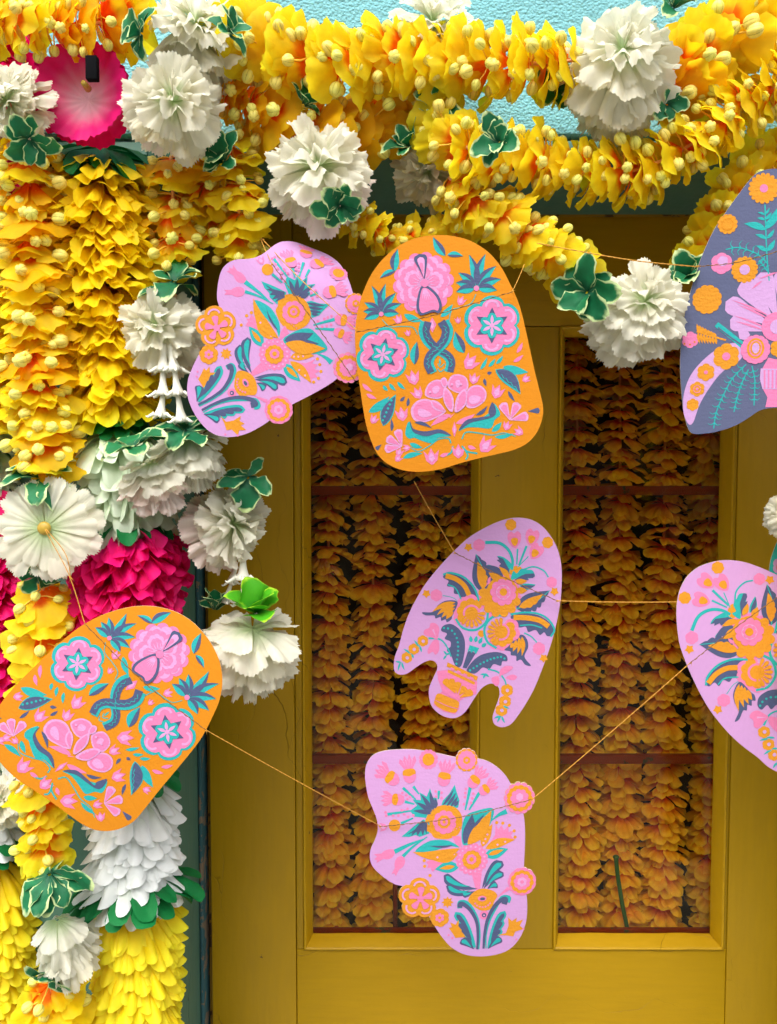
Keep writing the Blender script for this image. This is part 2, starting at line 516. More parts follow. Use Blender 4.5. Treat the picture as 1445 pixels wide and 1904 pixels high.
M_lemon = petal_mat('lemon_fabric', (1.0, 0.82, 0.008, 1), (1.0, 0.74, 0.004, 1), centre=(1.0, 0.64, 0.0, 1), c_lo=0.2, c_hi=0.8, edge=(1.0, 0.90, 0.03, 1), e_lo=0.6, e_hi=1.0, trans=0.45, bump=0.05, hue=0.006)
M_magenta = petal_mat('magenta_fabric', (0.90, 0.0, 0.16, 1), (0.80, 0.0, 0.13, 1), edge=(0.95, 0.006, 0.22, 1), e_lo=0.6, e_hi=1.0, trans=0.4, hue=0.004)
M_magcup = petal_mat('pink_cup_fabric', (0.86, 0.004, 0.20, 1), (0.82, 0.004, 0.17, 1), centre=(0.94, 0.56, 0.64, 1), c_lo=0.05, c_hi=0.80, trans=0.3, bump=0.05)
M_white = petal_mat('white_carnation_fabric', (0.88, 0.86, 0.74, 1), (0.86, 0.83, 0.68, 1), centre=(0.58, 0.72, 0.36, 1), c_lo=0.0, c_hi=0.66, trans=0.52, rough=0.6, bump=0.25, hue=0.0, val=0.08)
M_white_pk = petal_mat('blush_carnation_fabric', (0.86, 0.76, 0.68, 1), (0.84, 0.68, 0.60, 1), centre=(0.62, 0.70, 0.42, 1), c_lo=0.0, c_hi=0.6, trans=0.28, rough=0.6, bump=0.25, hue=0.0, val=0.08)
M_hydr = petal_mat('pale_green_petal_fabric', (0.74, 0.84, 0.60, 1), (0.82, 0.88, 0.72, 1), centre=(0.40, 0.66, 0.22, 1), c_lo=0.1, c_hi=0.95, edge=(0.80, 0.90, 0.72, 1), e_lo=0.5, e_hi=1.0, trans=0.32, hue=0.0, val=0.06)
M_whpet = petal_mat('white_petal_fabric', (0.84, 0.88, 0.82, 1), (0.86, 0.88, 0.84, 1), centre=(0.50, 0.70, 0.30, 1), c_lo=0.1, c_hi=0.75, edge=(0.92, 0.94, 0.92, 1), e_lo=0.6, e_hi=1.0, trans=0.32, hue=0.0, val=0.05)
M_collar = petal_mat('green_collar_fabric', (0.004, 0.16, 0.035, 1), (0.006, 0.20, 0.05, 1), trans=0.12, hue=0.0, val=0.2)
M_leaf = petal_mat('variegated_leaf_fabric', (0.006, 0.13, 0.05, 1), (0.012, 0.19, 0.06, 1), centre=(0.012, 0.11, 0.05, 1), c_lo=0.0, c_hi=0.4, edge=(0.60, 0.74, 0.34, 1), e_lo=0.70, e_hi=0.86, trans=0.18, hue=0.0, val=0.25, bump=0.1)
M_lime = petal_mat('lime_leaf_fabric', (0.08, 0.42, 0.012, 1), (0.06, 0.36, 0.01, 1), centre=(0.02, 0.2, 0.02, 1), c_lo=0.0, c_hi=0.55, edge=(0.40, 0.72, 0.03, 1), e_lo=0.70, e_hi=0.95, trans=0.25, hue=0.0, bump=0.1)
M_bud = petal_mat('cream_bud', (0.96, 0.82, 0.16, 1), (0.88, 0.82, 0.20, 1), centre=(0.55, 0.48, 0.06, 1), c_lo=0.3, c_hi=0.6, trans=0.2, rough=0.4, bump=0.03, hue=0.012, val=0.1)
M_stem = plain_mat('yellow_stem', (0.85, 0.50, 0.04, 1), rough=0.5, bump=0.0)
M_cord = plain_mat('salmon_cord', (0.78, 0.38, 0.16, 1), rough=0.8, bump=0.5, scale=200)
M_jas = plain_mat('ivory_plastic', (0.84, 0.82, 0.70, 1), rough=0.4, bump=0.02, trans=0.15)
M_gold = plain_mat('gold_button', (0.42, 0.27, 0.03, 1), rough=0.45)
M_inner = petal_mat('peach_petal_fabric', (0.95, 0.55, 0.015, 1), (0.93, 0.42, 0.01, 1), centre=(0.9, 0.08, 0.004, 1), c_lo=0.2, c_hi=0.72, edge=(0.97, 0.72, 0.05, 1), e_lo=0.5, e_hi=1.0, trans=0.35, hue=0.012, val=0.15)

def disc(name, mat, n=5, rows=5, cols=6, r0=0.04, overlap=1.05, tip=0.35, tpow=2.6, th0=10, th1=40, ruf=0.1, rn=1.5,
         serr=0.0, notch=0.0, jit=0.08, tilt=6, zstep=0.02, curl=0.0, narrow=0.0, seed=0, split=None, extra=None, crump=0.05):
    """one fabric petal disc of unit radius: n petals round the axis +Z, drooping from th0 to th1 degrees"""
    rg = random.Random(seed * 977 + 13)
    V, F, D = [], [], []
    for k in range(n):
        ph = 2 * pi * k / n + rg.uniform(-jit, jit) * 2 * pi / n
        Lk = 1.0 + rg.uniform(-jit, jit)
        tk = rg.uniform(-tilt, tilt)
        pr = rg.random() * 6.28; rk = ruf * rg.uniform(0.6, 1.3); rnk = rn * rg.uniform(0.8, 1.2)
        pv = rg.random(); tw = rg.uniform(-1, 1) * ruf * 0.8
        base = len(V)
        tips = [rg.uniform(0.4, 1.0) for _ in range(cols + 1)]
        for i in range(rows + 1):
            u = i / rows
            for j in range(cols + 1):
                v = -1 + 2 * j / cols
                L = Lk * (1 - tip * abs(v) ** tpow) - notch * math.exp(-(v / 0.22) ** 2)
                if serr: L -= serr * (tips[j] if j % 2 else 0.0)
                s = r0 + (L - r0) * u
                hw = pi / n * overlap * (1 - narrow * (1 - u) ** 1.5)
                a = ph + v * hw
                t0 = radians(th0 + tk); t1 = radians(th1 + tk)
                k_ = (t1 - t0)
                if abs(k_) < 1e-3:
                    r = s * cos(t0); z = -s * sin(t0)
                else:
                    r = (sin(t0 + k_ * s) - sin(t0)) / k_
                    z = -(cos(t0) - cos(t0 + k_ * s)) / k_
                th = t0 + k_ * s
                w = rk * s ** 1.6 * sin(rnk * pi * v + pr) + tw * v * s * s + curl * s * v * v + (zstep if k % 2 else -zstep) * min(1, s * 3)
                w += crump * s * mnoise.noise(Vector((s * 3.2 * cos(a), s * 3.2 * sin(a), seed * 1.7 + k * 0.9))) * 1.4
                r += w * sin(th); z += w * cos(th)
                V.append((r * cos(a), r * sin(a), z))
                D.append((s, max(u * (0.6 + 0.4 * u), abs(v) ** 2 * u), pv))
        c1 = cols + 1
        for i in range(rows):
            for j in range(cols):
                a = base + i * c1 + j
                F.append((a, a + 1, a + 1 + c1, a + c1))
    mats = [mat]
    if extra:
        eV, eF, em = extra
        o = len(V); nF = len(F)
        V += eV; F += [tuple(i + o for i in f) for f in eF]; D += [(0.9, 0, 0.5)] * len(eV)
        m = mesh(name, V, F, [mat, em], True, D)
        m.polygons.foreach_set('material_index', [0] * nF + [1] * len(eF))
        return m
    return mesh(name, V, F, mats, True, D)

# --- bud: five-lobed little ball
def bud_mesh(seed):
    V, F, D = [], [], []
    nr, ns = 8, 20
    for i in range(nr + 1):
        th = pi * i / nr
        for j in range(ns):
            a = 2 * pi * j / ns
            gr = 1 - abs(sin(2.5 * a)); lobe = 1 - 0.20 * gr ** 2.0 * sin(th) ** 0.5
            op = 1.0 - (0.16 if seed % 3 == 1 and i < 2 else 0)
            V.append((sin(th) * cos(a) * lobe * 0.94, sin(th) * sin(a) * lobe * 0.94, cos(th) * 1.08 * op))
            D.append((0.9 - 0.55 * (gr > 0.9), 0, (j % 3) / 3))
    for i in range(nr):
        for j in range(ns):
            F.append((i * ns + j, (i + 1) * ns + j, (i + 1) * ns + (j + 1) % ns, i * ns + (j + 1) % ns))
    return mesh('bud', V, F, M_bud, True, D)
BUDS = [bud_mesh(i) for i in range(3)]

BLOSSOM = {}
def blossoms(kind, mat):
    out = []
    for sd in range(7):
        rg = random.Random(sd + 50)
        # stems and where the buds sit
        buds = []
        mb = MB()
        nb = 4 if sd % 2 else 3
        for b in range(nb):
            a = 2 * pi * b / nb + rg.uniform(-0.35, 0.35)
            r = rg.uniform(0.45, 0.78); z = rg.uniform(-0.34, -0.02) + 0.16
            tipp = Vector((r * cos(a), r * sin(a), z))
            V, F = tube([(0, 0, 0.02), (0.4 * r * cos(a + 0.1), 0.4 * r * sin(a + 0.1), z * 0.5 + 0.06), tipp], 0.022, 4, False)
            mb.add(V, F)
            buds.append((tipp, Vector((cos(a), sin(a), rg.uniform(-0.5, 0.2))), rg.uniform(0.135, 0.17)))
        me = disc('blossom', mat, n=5 if sd % 3 else 4, rows=7, cols=14, overlap=rg.uniform(1.05, 1.25), tip=0.24, tpow=2.8, th0=rg.uniform(-5, 22), th1=rg.uniform(32, 66),
                  ruf=0.11, rn=1.7, serr=0.06 if sd % 2 else 0.035, notch=0.04, tilt=14, jit=0.14, seed=sd + 3, narrow=0.3, extra=(mb.V, mb.F, M_stem))
        out.append((me, buds))
    BLOSSOM[kind] = out
blossoms('yellow', M_orchid)
blossoms('amber', M_orchid_deep)

def garland(name, label, cat, group, path, R, spacing, kind='yellow', view=0.25, seed=1, flip=1, buds=True, wob=0.10, depth_jit=0.008, mix=None):
    """path: (px, py, depth) list; R, spacing in photo pixels"""
    rg = random.Random(seed * 31 + 5)
    pts = catmull([P(*p) for p in path], 10)
    yd = sum(p[2] for p in path) / len(path)
    Rm, sp = M(R, yd), M(spacing, yd)
    root = thing(name, pts[0], label, cat, group)
    V, F = tube([p - pts[0] for p in pts], 0.0017, 6)
    link('cord', mesh('cord', V, F, M_cord), root)
    for i, (p, t) in enumerate(resample(pts, sp)):
        k = kind if not mix else (mix if rg.random() < 0.45 else kind)
        me, bl = BLOSSOM[k][rg.randrange(len(BLOSSOM[k]))]
        z = -t * flip + Vector((rg.uniform(-1, 1), 0, rg.uniform(-1, 1))) * 0.22 + Vector((0, -view - rg.uniform(0, 0.25), 0))
        loc = p + Vector((rg.uniform(-1, 1), 0, rg.uniform(-1, 1))) * Rm * wob + Vector((0, rg.uniform(-1, 1) * depth_jit, 0)) - pts[0]
        s = Rm * rg.uniform(0.85, 1.1)
        b = link('blossom', me, root)
        spin = rg.uniform(0, 6.28)
        b.matrix_basis = frame(loc, z, spin, s)
        if buds:
            inv = b.matrix_basis.to_3x3().normalized()
            for (bp_, bd, br) in bl:
                w = inv @ bp_
                if w.y > 0.45: continue            # on the wall side, never seen
                o = link('bud', BUDS[rg.randrange(3)], b)
                o.matrix_basis = frame(bp_, bd, rg.uniform(0, 6), br)
    return root

# --- round-petalled column garlands
def pom_set(mat, base, **kw):
    d = dict(n=12, rows=6, cols=8, overlap=1.12, tip=0.30, tpow=4.0, th0=0, th1=62, ruf=0.04, rn=1.0, jit=0.12, tilt=9, zstep=0.03, narrow=0.0, curl=0.10)
    d.update(kw)
    return [disc('petal_ring', mat, seed=base + i, **d) for i in range(5)]
POM = {
    'marigold': pom_set(M_marigold, 100, n=15, tilt=13, ruf=0.07, rn=1.4, overlap=1.12, th0=2, th1=42, tip=0.20, crump=0.04, tpow=4.2, curl=0.05),
    'lemon': pom_set(M_lemon, 110, n=18, th0=34, th1=62, tilt=6, overlap=1.24, tip=0.15, tpow=2.3, curl=-0.10, jit=0.08, crump=0.03),
    'magenta': pom_set(M_magenta, 120, n=16, th0=4, th1=42, tilt=6, ruf=0.08, rn=1.3, tip=0.20, tpow=3, jit=0.12, crump=0.07),
    'white': pom_set(M_whpet, 130, n=16, th0=30, th1=58, tilt=6, overlap=1.22, tip=0.16, tpow=2.3, curl=-0.09, jit=0.09, crump=0.03),
    'splay': pom_set(M_whpet, 160, n=15, th0=22, th1=44, tilt=8, overlap=0.82, tip=0.26, tpow=2.6, curl=-0.05, jit=0.08),
    'hydrangea': pom_set(M_hydr, 140, n=13, th0=0, th1=72, tilt=14, ruf=0.08),
    'collar': pom_set(M_collar, 150, n=12, th0=0, th1=35, tilt=6, tip=0.36, tpow=3, overlap=1.0),
}
def column(name, label, path, runs, seed, lean=0.0, group=None):
    """runs: (kind, y_from, y_to, R, spacing, view) along py of a near vertical path"""
    rg = random.Random(seed)
    pts = catmull([P(*p) for p in path], 12)
    px_y = catmull([Vector(p) for p in path], 12)
    root = thing(name, pts[0], label, 'flower garland', group)
    V, F = tube([p - pts[0] for p in pts], 0.0015, 6)
    link('cord', mesh('cord', V, F, M_cord), root)
    def at(py):
        for a, b in zip(px_y, px_y[1:]):
            if a.y <= py <= b.y:
                t = (py - a.y) / (b.y - a.y); q = a.lerp(b, t)
                return q, (b - a)
        return (px_y[-1], px_y[-1] - px_y[-2]) if py > px_y[-1].y else (px_y[0], px_y[1] - px_y[0])
    for (kind, y0, y1, R, sp, view) in runs:
        y = y0
        while y <= y1:
            q, d = at(y)
            t = Vector((d.x, 0, -d.y)).normalized()
            yaw = rg.uniform(0, 6.28)
            z = -t + Vector((rg.uniform(-1, 1), 0, rg.uniform(-1, 1))) * 0.12 + Vector((lean, -view - rg.uniform(-0.06, 0.06), 0))
            b = link('green_ring' if kind == 'collar' else 'petal_ring', POM[kind][rg.randrange(5)], root)
            pxj = rg.uniform(-3, 3)
            b.matrix_basis = frame(P(q.x + pxj, y, q.z) - pts[0], z, yaw, M(R, q.z) * rg.uniform(0.95, 1.05))
            y += sp * rg.uniform(0.85, 1.15)
    return root

# --- carnations
CAR = {}
def cset(key, **kw):
    d = dict(n=9, rows=8, cols=20, overlap=1.08, tip=0.13, tpow=3.4, ruf=0.06, rn=1.7, serr=0.06, jit=0.14, tilt=10, crump=0.11, zstep=0.035, narrow=0.12, notch=0.03)
    d.update(kw)
    CAR[key] = [disc('petal_layer', M_white, seed=hash_(key) + i, **d) for i in range(3)]
def hash_(s): return sum(ord(c) * (i + 1) for i, c in enumerate(s))
cset('a', th0=5, th1=42)
cset('b', th0=-8, th1=22, ruf=0.09)
cset('c', th0=-28, th1=-2, ruf=0.11)
cset('d', th0=-48, th1=-26, ruf=0.15, n=6, rn=1.5)
cset('e', th0=-72, th1=-50, ruf=0.2, n=5, tilt=18, rn=1.6)
cset('s1', th0=0, th1=30, ruf=0.07)
cset('s2', th0=14, th1=58, ruf=0.07)
cset('s3', th0=30, th1=82, ruf=0.08)
cset('f', th0=-4, th1=10, ruf=0.02, n=13, overlap=1.0, crump=0.06, tilt=4, zstep=0.008)
def blush(key):
    CAR[key + 'p'] = []
    for m in CAR[key]:
        c = m.copy(); c.materials.clear(); c.materials.append(M_white_pk); CAR[key + 'p'].append(c)
for k in ('s1', 's2', 's3', 'a', 'f'): blush(k)

STYLE = {
    'ball': [('s2', 0.95, -0.42), ('a', 1.0, -0.30), ('a', 0.98, -0.18), ('b', 1.0, -0.10), ('b', 0.97, -0.06), ('b', 0.92, 0.0), ('c', 0.84, 0.02), ('d', 0.74, 0.0), ('e', 0.64, 0.02), ('e', 0.50, 0.05)],
    'layered': [('s3', 0.92, -0.46), ('s3', 0.98, -0.36), ('s2', 1.0, -0.28), ('s2', 1.02, -0.2), ('a', 1.0, -0.13), ('a', 0.96, -0.06), ('b', 0.92, 0.0), ('b', 0.84, 0.05), ('c', 0.74, 0.07), ('d', 0.62, 0.06), ('e', 0.5, 0.06)],
    'skirt': [('s1', 0.80, 0.06), ('s1', 0.98, 0.0), ('s2', 1.05, -0.06), ('s2', 1.02, -0.15), ('s3', 1.0, -0.24), ('s3', 0.9, -0.38)],
    'blush_skirt': [('s1', 0.80, 0.06), ('s1', 0.98, 0.0), ('s2', 1.05, -0.06), ('s2p', 1.0, -0.15), ('s3p', 1.0, -0.24), ('s3p', 0.9, -0.36)],
    'open': [('s2', 0.95, -0.36), ('ap', 1.05, -0.24), ('a', 1.0, -0.14), ('b', 1.0, -0.06), ('b', 0.96, -0.01), ('c', 0.9, 0.0), ('d', 0.85, 0.02), ('e', 0.7, 0.04)],
    'flat': [('s2', 1.02, -0.30), ('s1', 1.05, -0.2), ('f', 1.04, -0.10), ('f', 0.97, 0.0)],
    'hang': [('s2', 0.75, 0.05), ('s3', 0.95, 0.0), ('s3', 1.05, -0.12), ('s3', 1.0, -0.3), ('s2', 0.8, -0.42), ('s3', 0.9, -0.5)],
}

# --- leaves
def leaf_mesh(name, mat, seed, L=1.0, W=0.42, bend=0.5, fold=0.25):
    rg = random.Random(seed)
    V, F, D = [], [], []
    nu, nv = 9, 8
    lob = rg.uniform(0, 6)
    for i in range(nu + 1):
        u = i / nu
        w = W * (sin(pi * min(1, u * 0.93 + 0.035) ** 1.15) ** 0.75) * (1 + 0.13 * sin(u * 16 + lob))
        for j in range(nv + 1):
            v = -1 + 2 * j / nv
            an = bend * u
            x = (sin(an) / bend) * L if abs(bend) > 1e-3 else u
            z = -(1 - cos(an)) / bend * L if abs(bend) > 1e-3 else 0
            z += fold * (0.4 + 1.2 * (seed * 0.37 % 1)) * abs(v) * w + 0.06 * sin(7 * u + 3 * v + lob) * abs(v)
            V.append((x, v * w, z))
            D.append((u, max(abs(v) ** 1.15, (u - 0.5) * 2 if u > 0.5 else 0) * (0.92 + 0.12 * sin(9 * u + lob)), seed % 7 / 7))
    for i in range(nu):
        for j in range(nv):
            a = i * (nv + 1) + j
            F.append((a, a + 1, a + nv + 2, a + nv + 1))
    return mesh(name, V, F, mat, True, D)
LEAF = {'green': [leaf_mesh('leaf', M_leaf, i, bend=0.4 + 0.25 * (i % 3), W=0.30 + 0.05 * (i % 3)) for i in range(5)],
        'lime': [leaf_mesh('leaf', M_lime, i + 20, bend=0.6, W=0.5) for i in range(3)]}

def leaves(root, cpx, R, axis, n=5, elev=15, kind='green', seed=0, arc=None):
    """n leaves round axis; arc = (start, end) degrees about the axis"""
    rg = random.Random(seed * 7 + 1)
    ax = Vector(axis).normalized()
    q = ax.to_track_quat('Z', 'Y')
    c = P(*cpx) - root.location
    Rm = M(R, cpx[2])
    for i in range(n):
        a = (2 * pi * i / n + rg.uniform(-.25, .25)) if arc is None else radians(arc[0] + (arc[1] - arc[0]) * (i + 0.5) / n + rg.uniform(-8, 8))
        el = radians(elev + (rg.uniform(-8, 10) if elev < -20 else rg.uniform(-25, 50)))
        x = q @ Vector((cos(a) * cos(el), sin(a) * cos(el), sin(el)))
        zz = q @ Vector((-cos(a) * sin(el), -sin(a) * sin(el), cos(el)))
        y = zz.cross(x)
        m3 = Matrix((x, y, zz)).transposed()
        o = link('leaf', LEAF[kind][rg.randrange(len(LEAF[kind]))], root)
        o.matrix_basis = Matrix.Translation(c + x * Rm * 0.05) @ m3.to_4x4() @ Matrix.Scale(Rm * rg.uniform(0.72, 1.15), 4)

def carnation(label, c, R, axis, style='ball', seed=0, squash=1.0, lv=(), name='carnation', spin=0.0, group='large white carnations tied into the garlands'):
    rg = random.Random(seed + 400)
    root = thing(name, P(*c), label, 'artificial flower', group)
    Rm = M(R, c[2])
    ax = Vector(axis).normalized()
    for (key, s, z) in STYLE[style]:
        o = link('petal_layer', CAR[key][rg.randrange(3)], root)
        tl = Vector((rg.uniform(-1, 1), rg.uniform(-1, 1), rg.uniform(-1, 1))) * 0.13
        o.matrix_basis = frame(ax * (z * Rm * squash), ax + tl, rg.uniform(0, 6.28) + spin, Rm * s)
    for (lc, lr, lax, ln, lel, lk, larc) in lv:
        ax2 = Vector(lax).normalized() + (Vector((rg.uniform(-1, 1), 0.2, rg.uniform(-1, 1))) * 0.75 if lel > 5 and lk == 'green' else Vector())
        big = lel > 5 and lk == 'green'
        leaves(root, lc, lr * (0.8 if big else 0.95), ax2, ln + (3 if big else 1), lel + (14 if big else 0), lk, seed + int(lc[0]), larc)
    return root

# --- ivory trumpet buds hung in a chain
def trumpet_chain(root, pts, r, seed):
    rg = random.Random(seed)
    p = [P(*q) for q in pts]
    for a, b in zip(p, p[1:]):
        mb = MB()
        n = 7
        axis = [a.lerp(b, i / n) for i in range(n + 1)]
        rad = [r * k for k in (0.42, 0.46, 0.5, 0.56, 0.66, 0.82, 1.05, 1.3)]
        V, F = tube(axis, rad, 10); mb.add(V, F)
        d = (b - a).normalized()
        for k in range(5):
            an = 2 * pi * k / 5 + rg.uniform(-.3, .3)
            s = Vector((cos(an), sin(an), 0))
            L = r * rg.uniform(1.2, 1.9)
            e = b - d * (r * 0.6)
            V, F = tube([e + s * r, e + s * (r + L * 0.45) + d * L * 0.35, e + s * (r + L * 0.8) + d * L * 0.5, e + s * (r + L) + d * L * 0.35], [r * 0.34, r * 0.30, r * 0.2, r * 0.06], 5)
            mb.add(V, F)
        mb.V = [v - root.location for v in mb.V]
        mb.build('trumpet_bud', M_jas, root)
# ------------------------------------------------------------------ flowers in their places
SHIFT = -0.09
GY = 'yellow blossom garlands looped over the door'
G = lambda label, path, R, sp, **kw: garland('blossom_garland', label, 'flower garland', GY, path, R, sp, **kw)
# across the top
G('short yellow blossom garland in the top left corner above the pink cup flower', [(-60, 30, -.22), (40, 42, -.22), (140, 48, -.225), (250, 30, -.22)], 70, 18, kind='yellow', mix='amber', seed=1, view=.35)
G('sunlit yellow blossom swag along the top between two white carnations', [(440, 60, -.20), (520, 100, -.21), (620, 120, -.21), (720, 110, -.21), (850, 118, -.21), (960, 120, -.21), (1075, 112, -.20)], 76, 18, seed=2, view=.2, flip=-1)
G('yellow blossom garland rising into the top right corner', [(1240, 190, -.19), (1300, 110, -.2), (1370, 60, -.2), (1440, 40, -.2), (1520, 30, -.2)], 80, 19, kind='yellow', mix='amber', seed=3, view=.3)
G('deep amber blossom bunch under the top swag beside the white carnation', [(400, 165, -.17), (470, 190, -.18), (545, 225, -.18), (630, 245, -.18), (700, 225, -.17), (760, 180, -.16)], 74, 18, kind='amber', seed=4, view=.45)
G('long yellow swag hanging across the lintel on the right', [(820, 235, -.2), (870, 275, -.22), (950, 295, -.21), (1040, 312, -.2), (1130, 325, -.2), (1215, 305, -.2), (1290, 265, -.2), (1360, 205, -.2), (1440, 165, -.2), (1520, 140, -.2)], 66, 18, seed=5, view=.25, flip=-1)
G('thin yellow garland curving behind the top of the orange cutout', [(640, 395, -.17), (685, 425, -.17), (735, 448, -.165), (800, 438, -.16), (870, 415, -.155)], 46, 16, seed=6, view=.35)
G('yellow blossom garland falling from the leaves to the white carnation on the pane', [(835, 330, -.19), (885, 375, -.2), (945, 415, -.2), (1005, 455, -.2), (1070, 510, -.19)], 66, 19, seed=7, view=.45)
G('thin yellow garland climbing behind the slate blue cutout', [(1290, 520, -.16), (1330, 440, -.16), (1375, 365, -.16), (1425, 300, -.16), (1500, 240, -.17)], 62, 19, seed=8, view=.3)
# hanging strands on the left
G('long hanging yellow blossom strand at the far left beside the petal column', [(52, 262, -.2), (58, 400, -.2), (66, 560, -.205), (72, 720, -.21), (78, 860, -.21)], 78, 16, seed=9, view=.25, mix='amber')
G('leftmost hanging yellow blossom strand cut by the picture edge', [(-50, 250, -.17), (-45, 500, -.17), (-35, 780, -.17)], 66, 19, seed=19, view=.25, mix='amber')
G('yellow blossom strand above the orange cutout at lower left', [(80, 1085, -.2), (84, 1180, -.2), (84, 1290, -.2), (84, 1400, -.19)], 66, 22, seed=10, view=.25)
G('yellow blossom strand directly below the orange cutout at lower left', [(60, 1440, -.19), (80, 1520, -.2), (86, 1590, -.2)], 60, 22, seed=11, view=.25)
G('yellow blossom strand in the bottom left corner under a white carnation', [(95, 1825, -.2), (98, 1880, -.2), (98, 1960, -.2)], 72, 22, seed=12, view=.35)
G('short amber blossom strand left of the door hanging over the jamb', [(318, 290, -.17), (322, 380, -.17), (326, 500, -.17)], 66, 21, kind='amber', mix='yellow', seed=13, view=.35)
G('short yellow blossom strand at the upper left corner of the door', [(425, 255, -.165), (440, 340, -.17), (446, 420, -.165), (445, 490, -.16)], 66, 19, seed=14, view=.3)

G('amber blossom strand between the crumpled carnation and the door corner', [(372, 250, -.15), (384, 330, -.155), (388, 440, -.155)], 66, 20, kind='amber', mix='yellow', seed=41, view=.3)
column('petal_column', 'thick petal column of yellow, pale green, magenta and white rings beside the teal jamb',
       [(192, 250, -.16), (188, 400, -.165), (200, 600, -.165), (222, 780, -.16), (232, 960, -.155), (238, 1200, -.15), (245, 1450, -.15), (250, 1700, -.15), (252, 1960, -.15)],
       [('collar', 276, 300, 104, 14, .45), ('marigold', 304, 745, 104, 10, .12), ('collar', 772, 800, 78, 16, .1), ('hydrangea', 800, 950, 108, 15, .15), ('collar', 962, 972, 98, 14, .05),
        ('magenta', 985, 1290, 114, 9, .03), ('collar', 1425, 1440, 96, 14, .1), ('white', 1440, 1600, 118, 11, .05), ('splay', 1612, 1622, 124, 12, -.1), ('collar', 1632, 1645, 124, 13, -.12), ('lemon', 1640, 1955, 124, 9, .1)], 21, group='petal columns hanging left of the door')
column('petal_column', 'petal column at the left picture edge with magenta, white and yellow rings',
       [(-6, 30, -.13), (-12, 200, -.13), (-24, 700, -.12), (-22, 1100, -.12), (-18, 1500, -.12), (-10, 1960, -.13)],
       [('magenta', 60, 420, 90, 17, .05), ('marigold', 440, 740, 80, 20, .1), ('collar', 765, 785, 70, 14, .05), ('hydrangea', 795, 900, 74, 18, .1), ('magenta', 915, 1330, 84, 11, .03), ('white', 1400, 1540, 80, 16, 0.05), ('collar', 1560, 1580, 80, 13, 0), ('lemon', 1590, 1955, 112, 12, .08)], 22, group='petal columns hanging left of the door')

# carnations: label, centre, radius, axis (right, into the wall, up), style
lf = lambda x, y, d, r, ax, n, el, kind='green', arc=None: ((x, y, d), r, ax, n, el, kind, arc)
carnation('greyish white carnation at the left edge beside the pink cup flower', (14, 186, -.235), 74, (-.5, -.6, .4), 'ball', 1, lv=[lf(55, 258, -.255, 64, (.2, -.8, -.5), 5, 10)])
carnation('white carnation at the top edge with green leaves on both sides', (362, 48, -.22), 92, (.15, -.55, .8), 'layered', 2, lv=[lf(262, 62, -.25, 62, (-.2, -1, .2), 5, 10), lf(425, 62, -.26, 66, (.4, -1, .1), 5, 15)])
carnation('crumpled white carnation below the top one, beside the pink cup flower', (322, 190, -.24), 92, (.25, -.85, .1), 'open', 3)
carnation('white carnation on the upper left corner of the door with leaves at its lower right', (590, 312, -.22), 100, (-.1, -.75, .5), 'open', 4, lv=[lf(632, 382, -.26, 62, (.3, -.9, -.2), 6, 15), lf(565, 195, -.2, 48, (0, -.8, .4), 4, 10), lf(415, 300, -.2, 62, (-.1, -.9, -.2), 6, 8)])
carnation('bright white carnation peeping out behind the top swag', (805, 50, -.19), 98, (0, -.5, .8), 'layered', 5)
carnation('largest white carnation, under the top right edge', (1155, 105, -.235), 112, (-.1, -.7, .35), 'layered', 6, squash=1.5, lv=[lf(1250, 15, -.26, 58, (.3, -.9, .2), 5, 15), lf(1240, 195, -.22, 40, (.3, -.8, -.2), 4, 5), lf(1035, 165, -.19, 50, (-.2, -.8, -.2), 4, 5)])
carnation('shaded white carnation tucked under the swag over the lintel', (800, 315, -.165), 88, (-.25, -.55, -.6), 'layered', 7, lv=[lf(762, 275, -.19, 62, (-.2, -.9, .1), 5, 15), lf(815, 200, -.2, 62, (.1, -.8, .3), 6, 10), lf(930, 265, -.26, 66, (.2, -1, .1), 6, 15)])
carnation('white carnation hanging over the right glass pane between green leaves', (1196, 565, -.22), 100, (.2, -.8, .45), 'layered', 9, lv=[lf(1092, 545, -.22, 82, (-.3, -.9, .1), 7, 12), lf(1282, 515, -.20, 70, (.2, -.9, .2), 6, 12)])
carnation('white carnation left of the lilac cutout with ivory trumpet buds below it', (294, 608, -.205), 80, (-.25, -.7, .25), 'open', 10, lv=[lf(325, 525, -.2, 66, (0, -.4, .9), 6, 0, 'green')])
carnation('upper of two drooping white carnations under the lilac cutout', (352, 818, -.205), 80, (.05, -.28, .95), 'skirt', 11, lv=[lf(345, 802, -.215, 76, (0, -.35, .9), 6, -8)])
carnation('lower of two drooping white carnations under the lilac cutout', (283, 866, -.215), 78, (-.12, -.25, .95), 'blush_skirt', 12, lv=[lf(250, 832, -.24, 66, (-.1, -.4, .9), 5, 0)])
carnation('white carnation turned sideways hanging on the door edge', (432, 975, -.17), 80, (.85, -.35, .2), 'open', 13, lv=[lf(462, 888, -.19, 62, (.1, -.6, .8), 6, -5)])
carnation('white carnation with bright lime leaves hanging lowest over the door edge', (470, 1174, -.18), 108, (.08, -.3, .95), 'skirt', 14, lv=[lf(476, 1142, -.19, 66, (0, -.3, 1), 6, 48, 'lime')])
carnation('blush white carnation half hidden behind the lime leaved one', (400, 1170, -.15), 66, (-.5, -.2, .8), 'blush_skirt', 15, lv=[lf(400, 1135, -.155, 56, (-.2, -.3, .9), 5, 25)])
c16 = carnation('flat open white carnation with a golden button at the left edge', (84, 982, -.235), 92, (.06, -1, .1), 'flat', 16, lv=[lf(78, 885, -.22, 78, (0, -.35, .9), 7, -5), lf(70, 1072, -.215, 52, (0, -.8, -.5), 4, 0)])
